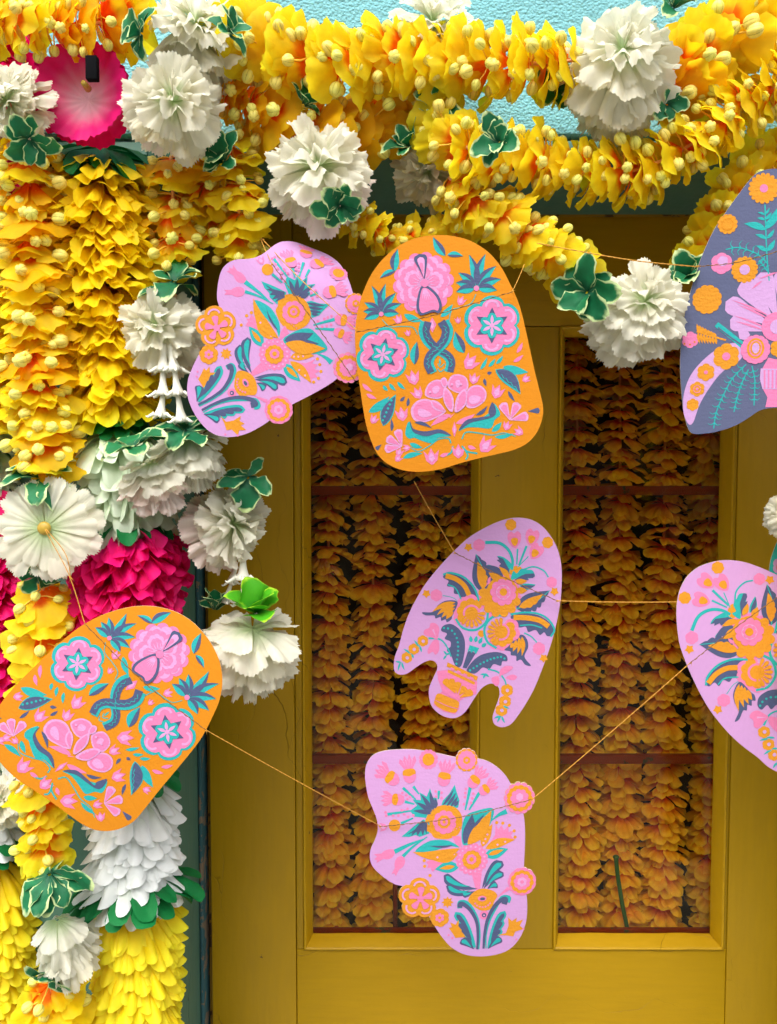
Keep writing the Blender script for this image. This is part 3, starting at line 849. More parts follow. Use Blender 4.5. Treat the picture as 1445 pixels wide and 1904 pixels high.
carnation('hanging white carnation with drooping leaves at lower left', (108, 1715, -.225), 88, (-.05, -.3, .95), 'hang', 17, squash=1.5, lv=[lf(92, 1625, -.235, 84, (0, -.3, 1), 9, -30), lf(95, 1805, -.22, 52, (0, -.7, -.6), 5, 5)])
carnation('white carnation cut off by the right picture edge', (1470, 958, -.19), 48, (-.4, -.8, .1), 'ball', 18)
carnation('pale carnation at the left edge below the orange cutout', (2, 1490, -.17), 50, (-.2, -.8, .3), 'ball', 19)

# golden button of the flat carnation
r = M(13, -.24)
V, F = [], []
for i in range(6):
    th = pi / 2 * i / 5
    for j in range(14):
        a = 2 * pi * j / 14
        V.append((r * cos(th) * cos(a), -r * 0.6 * sin(th) - 0.002, r * cos(th) * sin(a)))
for i in range(5):
    for j in range(14):
        F.append((i * 14 + j, i * 14 + (j + 1) % 14, (i + 1) * 14 + (j + 1) % 14, (i + 1) * 14 + j))
link('button', mesh('button', V, F, M_gold), c16)

# ivory trumpet buds belong to the carnations they hang from
def find(lbl): return next(o for o in scene.objects if o.get('label', '').startswith(lbl))
r10 = find('white carnation left of the lilac')
trumpet_chain(r10, [(304, 640, -.215), (303, 690, -.215), (303, 735, -.215), (298, 775, -.215)], M(11, -.215), 1)
trumpet_chain(r10, [(316, 640, -.215), (325, 690, -.215), (331, 735, -.215), (338, 785, -.215)], M(11, -.215), 2)
r14 = find('white carnation with bright lime')
trumpet_chain(r14, [(452, 1035, -.175), (452, 1078, -.175), (458, 1120, -.178)], M(12, -.175), 3)
r15 = find('blush white carnation half')
trumpet_chain(r15, [(440, 1045, -.15), (430, 1085, -.15), (418, 1120, -.15)], M(8, -.15), 4)

# pink cup flower with its black hook
cup = thing('cup_flower', P(160, 182, -.2), 'bright pink pleated cup flower with a pale centre hanging under the top left swag', 'artificial flower')
def cup_mesh(seed, depth, R0):
    V, F, D = [], [], []
    n, rows = 84, 12
    rg = random.Random(seed)
    dents = [rg.uniform(-1, 1) for _ in range(14)]
    for i in range(rows + 1):
        u = i / rows
        for j in range(n):
            a = 2 * pi * j / n
            pl = abs(sin(a * 7))
            rr = u * R0 * (1 - 0.07 * u * (1 - pl ** 0.5)) * (1 + 0.06 * u * dents[int(j / 6) % 14] + 0.03 * u ** 4 * (j % 2))
            z = depth * u ** 1.5 + 0.11 * u * pl ** 1.6 + 0.02 * dents[int(j / 6) % 14] * u + 0.05 * u * sin(2 * a)
            V.append((rr * cos(a), rr * sin(a), z)); D.append((u, u, 0.5))
    for i in range(rows):
        for j in range(n):
            F.append((i * n + j, i * n + (j + 1) % n, (i + 1) * n + (j + 1) % n, (i + 1) * n + j))
    return mesh('cup', V, F, M_magcup, True, D)
for k, (dp, rr, zz, ax) in enumerate([(0.42, 1.0, -0.1, (-.05, -1, .02)), (0.30, 1.06, -0.28, (.05, -1, -.05))]):
    o = link('petal_cup', cup_mesh(k, dp, rr), cup)
    o.matrix_basis = frame(Vector(ax) * (zz * 0.05), ax, k * 0.4, M(86, -.2))
mm = box_mesh('hook', -M(11, -.26), M(11, -.26), -.004, .004, -M(20, -.26), M(24, -.26), M_black, 0.0012)
o = link('hook', mm, cup); o.location = P(172, 130, -.235) - cup.location
V, F = tube([(0, 0, 0), (0, -.012, 0)], [M(7, -.23), M(5, -.23)], 10)
o = link('seed', mesh('seed', V, F, M_gold), cup); o.location = P(164, 165, -.206) - cup.location

SHIFT = 0.0
# strands hanging inside, behind the glass
INN = [disc('petal_ring', M_inner, n=8, rows=5, cols=8, overlap=1.12, tip=0.26, tpow=2.8, th0=-8, th1=38, ruf=0.08, rn=1.6, jit=0.16, tilt=12, zstep=0.03, narrow=0.2, serr=0.02, seed=200 + i) for i in range(6)]
spots = [(608, 'left pane, beside the left stile'), (694, 'left pane, second from the left'), (782, 'left pane, third from the left'), (860, 'left pane, against the mullion'),
         (1072, 'right pane, against the mullion'), (1152, 'right pane, second from the left'), (1238, 'right pane, third from the left'), (1318, 'right pane, beside the right stile')]
for i, (px, where) in enumerate(spots):
    rg = random.Random(i + 900)
    yd = 0.076 + 0.012 * (i % 2)
    top = P(px, 560, yd)
    root = thing('petal_strand', top, 'amber petal strand behind the ' + where, 'flower garland', 'amber petal strands behind the glass')
    bot = P(px + rg.uniform(-8, 8), 1810, yd)
    V, F = tube([Vector((0, 0, 0.02)), bot - top], 0.002, 6)
    link('cord', mesh('cord', V, F, M_cord), root)
    n = 76
    for k in range(n):
        p = top.lerp(bot, (k + rg.uniform(-.3, .3)) / n)
        o = link('petal_ring', INN[rg.randrange(6)], root)
        z = Vector((rg.uniform(-.25, .25), -rg.uniform(-.05, .35), 1))
        o.matrix_basis = frame(p - top + Vector((rg.uniform(-1, 1), rg.uniform(-1, 1), 0)) * .003, z, rg.uniform(0, 6.28), M(44, yd) * rg.uniform(0.85, 1.15))
SHIFT = -0.09
# the same hangings on the far side of the door, just outside the picture on the right
G('yellow blossom strand hanging right of the door past the picture edge', [(1560, 200, -.21), (1552, 700, -.21), (1545, 1250, -.21)], 78, 27, seed=31, view=.25, buds=False)
column('petal_column', 'petal column right of the door past the picture edge', [(1630, 230, -.15), (1620, 900, -.15), (1600, 1960, -.15)], [('marigold', 250, 900, 90, 24, .1), ('hydrangea', 920, 1050, 90, 22, .1), ('magenta', 1070, 1400, 90, 20, .1), ('lemon', 1420, 1950, 90, 22, .1)], 33)
# ------------------------------------------------------------------ printed paper cutouts
def card_mat(name, c, bump=0.25):
    m, nt, out = nodes_of(name)
    L = nt.links
    tc = N(nt, 'TexCoord')
    n1 = N(nt, 'TexNoise', Scale=420.0, Detail=3.0); L.new(tc.outputs['Object'], n1.inputs['Vector'])
    mp = N(nt, 'Mapping'); mp.inputs['Scale'].default_value = (1, 1, 3.5); L.new(tc.outputs['Object'], mp.inputs[0])
    n2 = N(nt, 'TexNoise', Scale=90.0, Detail=4.0); L.new(mp.outputs[0], n2.inputs['Vector'])
    col = mixc(nt, n2.outputs[0], tuple(v * 0.94 for v in c[:3]) + (1,), tuple(min(1, v * 1.04) for v in c[:3]) + (1,))
    pr = N(nt, 'BsdfPrincipled', Roughness=0.8); pr.inputs['Specular IOR Level'].default_value = 0.2
    L.new(col, pr.inputs['Base Color'])
    h = mathn(nt, 'ADD', n1.outputs[0], mathn(nt, 'MULTIPLY', n2.outputs[0], 0.9))
    bp = N(nt, 'Bump', Strength=bump, Distance=0.0009); L.new(h, bp.inputs['Height'])
    L.new(bp.outputs[0], pr.inputs['Normal']); L.new(pr.outputs[0], out.inputs[0])
    return m
K_ = 0.66
M_edge = card_mat('cream_card_edge', srgb(240, 226, 190, K_))
CM = {
    'O': card_mat('orange_card', srgb(240, 150, 26, K_)), 'L': card_mat('lilac_card', srgb(226, 170, 228, K_)), 'N': card_mat('slate_card', srgb(104, 110, 144, K_)),
    'C': card_mat('turquoise_card', srgb(60, 205, 195, K_)),
    'P': card_mat('pink_ink', srgb(252, 140, 192, K_), 0.4), 'K': card_mat('pale_pink_ink', srgb(243, 172, 226, K_), 0.4), 'T': card_mat('teal_ink', srgb(50, 190, 188, K_), 0.4),
    'S': card_mat('slate_ink', srgb(88, 98, 136, K_), 0.4), 'Y': card_mat('ochre_ink', srgb(244, 162, 44, K_), 0.6), 'W': card_mat('lilac_ink', srgb(226, 176, 232, K_), 0.3)}

def sm2(pts, per=6, closed=True):
    return [(p.x, p.y) for p in catmull([Vector((x, y, 0)) for x, y in pts], per, closed)]

class Design:
    """flat print shapes in the pixel grid of one cutout (x right, y down)"""
    def __init__(s): s.motifs = []
    def m(s, name): s.motifs.append((name, [])); return s
    def poly(s, c, pts, lay=1): s.motifs[-1][1].append((c, lay, list(pts))); return s
    def blob(s, c, pts, lay=1, per=6): return s.poly(c, sm2(pts, per), lay)
    def circ(s, c, x, y, r, lay=1, ry=None, rot=0, n=22):
        ry = ry or r; q = radians(rot)
        return s.poly(c, [(x + r * cos(a) * cos(q) - ry * sin(a) * sin(q), y + r * cos(a) * sin(q) + ry * sin(a) * cos(q)) for a in [2 * pi * i / n for i in range(n)]], lay)
    def scal(s, c, x, y, r, n, dep=0.15, lay=1, rot=0, p=0.6, seg=8, sx=1.0):
        pts = []
        for i in range(n * seg):
            a = 2 * pi * i / (n * seg)
            rr = r * (1 - dep + dep * abs(sin(n * a / 2)) ** p)
            b = a + radians(rot) + pi / n * 0
            pts.append((x + rr * cos(b) * sx, y + rr * sin(b)))
        return s.poly(c, pts, lay)
    def star(s, c, x, y, r1, r2, n, lay=1, rot=0):
        return s.poly(c, [(x + (r1 if i % 2 == 0 else r2) * cos(radians(rot) + pi * i / n), y + (r1 if i % 2 == 0 else r2) * sin(radians(rot) + pi * i / n)) for i in range(2 * n)], lay)
    def leaf(s, c, x0, y0, x1, y1, w, bend=0.0, lay=1, fat=0.8, lo=-1.0, hi=1.0, wav=0, n=14):
        """pointed leaf, lo / hi = how far each side reaches (for half leaves), wav = lobes"""
        dx, dy = x1 - x0, y1 - y0; l = sqrt(dx * dx + dy * dy); nx, ny = -dy / l, dx / l
        a, b = [], []
        if wav: n = wav * 6
        for i in range(n + 1):
            t = i / n
            off = bend * l * 4 * t * (1 - t) * 0.5
            ww = w * 0.5 * sin(pi * t ** fat)
            ww = max(ww, 0.0)
            k = 1 - 0.28 * (1 - abs(sin(pi * wav * t))) if wav else 1
            px_, py_ = x0 + dx * t + nx * off, y0 + dy * t + ny * off
            a.append((px_ + nx * ww * hi * k, py_ + ny * ww * hi * k)); b.append((px_ + nx * ww * lo, py_ + ny * ww * lo))
        return s.poly(c, a + b[::-1][1:-1], lay)
    def two(s, c1, c2, x0, y0, x1, y1, w, bend=0.1, lay=1, side=1):
        s.leaf(c1, x0, y0, x1, y1, w, bend, lay)
        return s.leaf(c2, x0, y0, x1, y1, w * 0.98, bend, lay + 1, lo=(0.12 if side > 0 else -1.0), hi=(1.0 if side > 0 else -0.12))
    def stroke(s, c, pts, w, lay=1, t0=1.0, t1=1.0, per=6, smooth=True):
        p = sm2(pts, per, False) if smooth else pts
        a, b = [], []
        n = len(p)
        for i in range(n):
            q0, q1 = p[max(0, i - 1)], p[min(n - 1, i + 1)]
            dx, dy = q1[0] - q0[0], q1[1] - q0[1]; l = sqrt(dx * dx + dy * dy) or 1
            t = i / (n - 1)
            ww = w * 0.5 * (t0 + (t1 - t0) * t)
            a.append((p[i][0] - dy / l * ww, p[i][1] + dx / l * ww)); b.append((p[i][0] + dy / l * ww, p[i][1] - dx / l * ww))
        # quads, so that tight bends stay clean
        for i in range(n - 1):
            s.poly(c, [a[i], a[i + 1], b[i + 1], b[i]], lay)
        return s
    def tear(s, c, x0, y0, x1, y1, w, lay=1, bend=0.0):
        """drop: point at 0, round end at 1"""
        dx, dy = x1 - x0, y1 - y0; l = sqrt(dx * dx + dy * dy); nx, ny = -dy / l, dx / l
        a, b = [], []
        n = 14
        for i in range(n + 1):
            t = i / n
            ww = w * 0.5 * (t ** 0.9) * (1.0 if t < 0.75 else sqrt(max(0, 1 - ((t - 0.75) / 0.25) ** 2)))
            ww /= 0.78
            off = bend * l * 4 * t * (1 - t) * 0.5
            px_, py_ = x0 + dx * t + nx * off, y0 + dy * t + ny * off
            a.append((px_ + nx * ww, py_ + ny * ww)); b.append((px_ - nx * ww, py_ - ny * ww))
        return s.poly(c, a + b[::-1][1:-1], lay)
    def plume(s, x0, y0, x1, y1, w, bend, curl=1, cols=('S', 'T')):
        """scroll feather: dark outline drop with a lighter core and a curled round end"""
        s.tear(cols[0], x0, y0, x1, y1, w, 1, bend)
        dx, dy = x1 - x0, y1 - y0
        return s.tear(cols[1], x0 + dx * 0.2, y0 + dy * 0.2, x1 - dx * 0.06, y1 - dy * 0.06, w * 0.5, 2, bend)
    def tulip(s, x, y, r, rot, c1='P', c2='K'):
        q = radians(rot)
        def R(u, v): return (x + r * (u * cos(q) - v * sin(q)), y + r * (u * sin(q) + v * cos(q)))
        s.poly(c1, [R(*p) for p in ((-.1, 1), (-.7, .5), (-1, -.8), (-.45, -.25), (0, -1.1), (.4, -.25), (1, -.8), (.7, .5), (.1, 1))], 1)
        return s.poly(c2, [R(*p) for p in ((0, .7), (-.4, .3), (-.35, -.1), (0, -.6), (.3, -.1), (.4, .3))], 2)

def orange_design():
    d = Design()
    # big frilled flower
    d.m('printed_frilled_flower').scal('P', 535, 385, 222, 14, .12, 1, 6)
    d.scal('K', 533, 380, 196, 12, .13, 2, 10)
    for k in range(5):
        a = -90 + 72 * k + 4; cx, cy = 538 + 92 * cos(radians(a)), 388 + 92 * sin(radians(a))
        d.scal('P', cx, cy, 92, 9, .12, 3, a)
        d.scal('K', 538 + 84 * cos(radians(a)), 388 + 84 * sin(radians(a)), 64, 8, .13, 4, a)
        d.scal('P', 538 + 76 * cos(radians(a)), 388 + 76 * sin(radians(a)), 42, 7, .12, 5, a)
    for k in range(18):
        a = radians(20 * k + 7)
        d.leaf('K', 538 + 26 * cos(a), 388 + 26 * sin(a), 538 + 92 * cos(a), 388 + 92 * sin(a), 7, 0, 6)
    d.tear('S', 542, 358, 505, 178, 92, 7, .04).tear('K', 538, 345, 510, 200, 50, 8, .04).tear('P', 535, 330, 516, 240, 26, 9)
    d.blob('S', [(520, 408), (492, 490), (486, 565), (512, 612), (560, 604), (605, 590), (652, 598), (668, 540), (640, 470), (572, 410)], 7)
    d.blob('P', [(528, 425), (508, 500), (506, 560), (524, 596), (562, 588), (606, 574), (640, 580), (648, 538), (622, 478), (568, 428)], 8)
    for k in range(-2, 3):
        d.leaf('K', 545 + 4 * k, 425, 560 + 16 * k, 510 - 6 * abs(k), 9, 0, 9)
    d.circ('P', 545, 386, 28, 9)
    # sprigs of two tone leaves
    def sprig(cx, cy, s, tiltd):
        d.m('printed_leaf_sprig')
        for k, (an, ln, sd) in enumerate(((-103, 215, 1), (-75, 220, -1), (-140, 150, 1), (-48, 185, -1), (-165, 135, 1), (-20, 165, -1), (170, 130, 1), (6, 130, -1))):
            a = radians(an + tiltd)
            x1, y1 = cx + s * ln * cos(a), cy + s * ln * sin(a)
            d.two('T', 'S', cx + s * 12 * cos(a), cy + s * 12 * sin(a), x1, y1, 58 * s, 0.14 * sd, 1, sd)
        d.circ('P', cx, cy, 17 * s, 4)
    sprig(228, 600, 1.0, -6); sprig(918, 424, 1.15, 0)
    # blue hearted six petal flowers
    def blue(cx, cy, r, rot):
        d.m('printed_blue_hearted_flower')
        d.scal('T', cx, cy, r, 6, .17, 1, rot).scal('P', cx + 4, cy, r * .88, 6, .18, 2, rot)
        for k in range(6):
            a = radians(rot + 30 + 60 * k)
            ax, ay = cx + r * .60 * cos(a), cy + r * .60 * sin(a)
            d.stroke('K', [(ax + r * .22 * cos(a + b), ay + r * .22 * sin(a + b)) for b in (-1.5, -.8, 0, .8, 1.5)], r * .085, 3)
        d.star('S', cx, cy, r * .60, r * .32, 6, 4, rot + 30).scal('T', cx, cy, r * .42, 6, .3, 5, rot)
        for k in range(6):
            a = radians(rot + 30 + 60 * k)
            d.leaf('K', cx + r * .05 * cos(a), cy + r * .05 * sin(a), cx + r * .36 * cos(a), cy + r * .36 * sin(a), r * .11, 0, 6)
        d.circ('K', cx, cy, r * .08, 7)
    blue(238, 890, 200, 12); blue(1032, 690, 215, 0)
    # crossed ribbons
    d.m('printed_ribbon')
    A = [(560, 660), (545, 730), (575, 800), (640, 860), (705, 900), (735, 950), (722, 1020)]
    B = [(672, 660), (705, 720), (690, 790), (640, 850), (590, 900), (572, 960), (600, 1025)]
    d.stroke('T', [(x - 10, y) for x, y in A], 92, 1, .8, .5).stroke('S', [(x + 10, y) for x, y in A], 76, 2, .7, .6)
    d.stroke('T', [(x + 12, y) for x, y in B], 104, 3, .7, .5).stroke('S', [(x - 8, y) for x, y in B], 84, 4, .7, .6)
    for W_, (ox, lay) in ((A, (6, 5)), (B, (-4, 5))):
        pts = sm2(W_, 4, False)[2:-2]
        d.stroke('T', [(x + ox + (8 if i % 2 else -8), y) for i, (x, y) in enumerate(pts)], 5, lay, smooth=False)
    d.m('printed_diamond').poly('P', [(598, 628), (630, 680), (602, 738), (570, 686)], 1).poly('K', [(598, 650), (615, 682), (600, 715), (583, 684)], 2)
    # lotus
    d.m('printed_lotus')
    def petal(pts, inner, dots=()):
        d.blob('K', pts, 1)
        cx = sum(p[0] for p in pts) / len(pts); cy = sum(p[1] for p in pts) / len(pts)
        d.blob('P', [(cx + (x - cx) * .84, cy + (y - cy) * .84) for x, y in pts], 2)
        d.blob('K', inner, 3)
    petal([(550, 1190), (570, 1110), (640, 1075), (700, 1110), (700, 1180), (640, 1215)], [(600, 1140), (640, 1120), (655, 1150), (620, 1180)])
    petal([(715, 1130), (735, 1055), (790, 1038), (850, 1065), (862, 1140), (800, 1175)], [(770, 1090), (800, 1080), (805, 1120), (780, 1135)])
    petal([(850, 1170), (890, 1125), (950, 1120), (995, 1165), (985, 1230), (915, 1280), (850, 1270)], [(870, 1205), (910, 1190), (955, 1205), (935, 1245), (880, 1250)])
    petal([(445, 1290), (490, 1230), (560, 1215), (640, 1250), (700, 1305), (640, 1350), (540, 1385), (465, 1365)], [(500, 1290), (540, 1290), (600, 1330), (540, 1350), (500, 1330)])
    d.leaf('K', 590, 1225, 705, 1310, 60, .1, 3).leaf('P', 600, 1235, 695, 1302, 30, .1, 4)
    d.blob('K', [(685, 1140), (720, 1150), (755, 1210), (755, 1300), (725, 1300), (685, 1230)], 4).blob('P', [(692, 1158), (716, 1166), (742, 1216), (744, 1284), (722, 1278), (694, 1226)], 5)
    d.blob('K', [(850, 1150), (810, 1160), (775, 1220), (765, 1305), (800, 1305), (850, 1250)], 4).blob('P', [(842, 1166), (814, 1176), (788, 1226), (780, 1290), (800, 1290), (842, 1240)], 5)
    d.blob('K', [(660, 1080), (690, 1060), (715, 1095), (700, 1135), (675, 1125)], 4).blob('P', [(670, 1086), (688, 1074), (704, 1098), (695, 1122), (680, 1114)], 5)
    for x, y in ((585, 1165), (810, 1110), (745, 1110), (790, 1220), (782, 1245)): d.circ('K', x, y, 9, 6, n=10)
    # base of the lotus
    d.m('printed_calyx').leaf('P', 740, 1330, 590, 1415, 42, .12, 1).leaf('P', 775, 1395, 915, 1325, 42, .12, 1).poly('P', [(765, 1380), (782, 1440), (765, 1495), (748, 1440)], 1).poly('K', [(766, 1405), (775, 1440), (766, 1475), (757, 1440)], 2)
    d.poly('P', [(700, 1318), (738, 1340), (768, 1318), (735, 1356)], 1)
    d.m('printed_big_leaf').blob('T', [(402, 1470), (418, 1395), (440, 1385), (470, 1440), (560, 1465), (660, 1455), (735, 1485), (650, 1500), (600, 1540), (520, 1520), (470, 1500), (430, 1505)], 1)
    d.blob('S', [(440, 1378), (462, 1432), (550, 1452), (660, 1438), (742, 1484), (650, 1466), (560, 1488), (470, 1462), (440, 1410)], 2).leaf('S', 470, 1385, 600, 1430, 26, -.15, 2)
    d.m('printed_big_leaf').blob('T', [(795, 1450), (850, 1385), (960, 1355), (1035, 1300), (1050, 1250), (1085, 1290), (1098, 1335), (1060, 1370), (1030, 1430), (940, 1425), (860, 1425)], 1)
    d.blob('S', [(797, 1446), (850, 1372), (950, 1350), (1020, 1340), (1012, 1310), (1040, 1242), (1068, 1300), (1050, 1345), (960, 1372), (880, 1392)], 2).leaf('S', 920, 1335, 1005, 1265, 26, .2, 2)
    # leaf slips
    d.m('printed_leaf').two('T', 'S', 325, 300, 350, 140, 66, -.12, 1, -1); d.m('printed_leaf').two('T', 'S', 332, 292, 218, 345, 42, .14, 1, -1)
    d.m('printed_leaf').two('T', 'S', 692, 192, 604, 58, 62, -.10, 1, 1); d.m('printed_leaf').two('T', 'S', 708, 186, 820, 196, 42, -.15, 1, 1)
    d.m('printed_leaf').two('T', 'S', 470, 965, 490, 800, 66, -.10, 1, 1); d.m('printed_leaf').two('T', 'S', 832, 885, 765, 730, 80, -.12, 1, 1)
    d.m('printed_leaf').leaf('T', 238, 1412, 335, 1180, 98, -.1, 1).leaf('S', 238, 1405, 330, 1195, 80, -.1, 2)
    for k in range(6): d.circ('T', 240 + 13 * k - 4, 1370 - 29 * k, 9, 3, n=8)
    d.m('printed_leaf').leaf('T', 1060, 1005, 1245, 1185, 100, -.2, 1).leaf('S', 1068, 1008, 1242, 1170, 80, -.2, 2)
    d.stroke('T', [(1105 + 17 * k, 1046 + 15 * k + (8 if k % 2 else -8)) for k in range(8)], 5, 3, smooth=False)
    d.m('printed_leaf').leaf('T', 130, 1310, 285, 1195, 62, .12, 1); d.m('printed_leaf').leaf('T', 1115, 985, 1300, 1025, 62, .08, 1)
    d.m('printed_leaf').leaf('T', 395, 605, 530, 655, 48, .1, 1); d.m('printed_leaf').leaf('T', 660, 625, 748, 535, 42, .12, 1)
    d.m('printed_stem').stroke('T', [(235, 640), (290, 690), (380, 690), (460, 700), (495, 750)], 14, 1, .4, .5)
    d.m('printed_stem').stroke('T', [(915, 465), (880, 530), (800, 560), (740, 580), (720, 660)], 14, 1, .4, .5)
    for (x0, y0, x1, y1) in ((950, 1005, 1000, 915), (1010, 985, 1060, 925), (1065, 965, 1115, 905), (240, 1115, 275, 1155), (285, 1100, 335, 1155), (345, 1090, 405, 1145)):
        d.m('printed_leaf').leaf('T', x0, y0, x1, y1, 26, .1, 1)
    d.m('printed_stem').stroke('T', [(740, 1540), (720, 1505), (650, 1510), (580, 1560), (500, 1600), (440, 1570)], 13, 1, .8, .5).leaf('T', 435, 1540, 530, 1572, 36, .1, 1).leaf('T', 385, 1650, 530, 1615, 40, -.1, 1)
    d.m('printed_stem').stroke('T', [(820, 1510), (850, 1460), (940, 1465), (1040, 1480), (1130, 1465), (1215, 1490)], 13, 1, .8, .5).leaf('T', 1040, 1455, 1110, 1385, 40, .1, 1).leaf('T', 1060, 1495, 1200, 1470, 32, .1, 1)
    d.m('printed_stem').stroke('T', [(755, 1560), (740, 1610), (680, 1640)], 12, 1).stroke('T', [(820, 1560), (860, 1600), (935, 1615)], 12, 1).stroke('T', [(840, 1580), (865, 1630), (850, 1660)], 12, 1)
    d.m('printed_leaf').stroke('T', [(640, 960), (660, 985), (690, 960)], 7, 1).stroke('T', [(640, 995), (660, 1018), (690, 1000)], 7, 1).leaf('T', 658, 970, 655, 920, 14, 0, 1)
    # little pink tulips
    for (x, y, r, rot) in ((808, 512, 34, 25), (352, 640, 34, -25), (786, 650, 24, -10), (422, 738, 24, -20), (880, 952, 58, 40), (462, 1060, 52, -15), (905, 1070, 40, 10), (1075, 1165, 50, 20), (492, 1172, 44, -30), (378, 1325, 50, -10),
                           (1285, 1072, 30, 60), (1000, 1555, 60, 40), (598, 1640, 58, -5), (170, 1362, 34, 30), (350, 1650, 30, 40), (795, 1600, 50, 0), (1235, 1455, 36, -60), (410, 1575, 28, -100)):
        d.m('printed_tulip').tulip(x, y, r, rot)
    for (x0, y0, x1, y1) in ((1215, 885, 1255, 810), (1190, 950, 1262, 900), (85, 1100, 160, 1160), (115, 1175, 190, 1210), (660, 1635, 725, 1610), (865, 1560, 925, 1580)):
        d.m('printed_slip').leaf('P', x0, y0, x1, y1, 28, .1, 1)
    # fan flowers
    for (cx, cy, angs, s) in ((1170, 1372, (-115, -65, -14), 1.0), (378, 1565, (-105, -150, 172), 0.95)):
        d.m('printed_fan_flower')
        for a in angs:
            q = radians(a); ln = 140 * s
            d.tear('K', cx, cy, cx + ln * cos(q), cy + ln * sin(q), 66 * s, 1).tear('P', cx + 20 * cos(q), cy + 20 * sin(q), cx + ln * .88 * cos(q), cy + ln * .88 * sin(q), 40 * s, 2)
        d.tulip(cx - 20, cy + 40, 34 * s, 20)
    d.m('printed_drop').tear('S', 1300, 1308, 1388, 1302, 40, 1); d.m('printed_drop').tear('S', 225, 1548, 182, 1585, 30, 1)
    for (x0, y0, x1, y1) in ((1155, 1160, 1205, 1235), (300, 1450, 298, 1360), (980, 1070, 995, 1125), (1000, 1032, 1035, 1025), (365, 1230, 400, 1195), (418, 1268, 425, 1205)):
        d.m('printed_drop').leaf('S', x0, y0, x1, y1, 24, .1, 1)
    return d
ORANGE_OUT = [(640, 45), (760, 55), (880, 90), (1000, 165), (1090, 265), (1150, 370), (1195, 460), (1235, 560), (1270, 690), (1310, 860), (1350, 1030), (1385, 1160), (1412, 1280), (1405, 1370), (1370, 1460), (1300, 1540), (1200, 1590),
              (1080, 1620), (950, 1650), (800, 1690), (690, 1725), (590, 1745), (490, 1752), (380, 1740), (280, 1700), (200, 1630), (150, 1530), (110, 1400), (85, 1260), (65, 1120), (45, 980), (35, 850), (33, 740), (42, 640), (62, 540), (100, 430), (160, 310), (250, 200), (370, 110), (500, 60)]

def round_flower(d, x, y, r, cols, rot=0, n=12):
    d.scal(cols[0], x, y, r, n, .10, 1, rot).scal(cols[1], x, y, r * .84, n, .10, 2, rot + 15).scal(cols[2], x, y, r * .60, 9, .16, 3, rot).scal(cols[3], x, y, r * .34, 6, .15, 4, rot).circ(cols[2], x, y, r * .13, 5)

def bell(d, x, y, rot, s, gold=True):
    """thistle bell: pink crown, ochre band, pink cup"""
    q = radians(rot)
    def R(u, v): return (x + s * (u * cos(q) - v * sin(q)), y + s * (u * sin(q) + v * cos(q)))
    d.m('printed_bell_flower')
    d.poly('P', [R(*p) for p in ((-30, 0), (-70, -62), (-58, -92), (-36, -66), (-22, -112), (0, -72), (18, -118), (34, -72), (62, -100), (70, -60), (30, 0))], 1)
    for u in (-40, -14, 14, 42): d.poly('K', [R(u * .5, -20), R(u - 3, -78), R(u + 3, -78)], 2)
    d.blob('Y', [R(*p) for p in ((-44, 2), (0, -8), (44, 2), (48, 40), (0, 52), (-48, 40))], 2)
    d.blob('P', [R(*p) for p in ((-48, 40), (0, 50), (48, 40), (40, 82), (0, 104), (-40, 82))], 3)

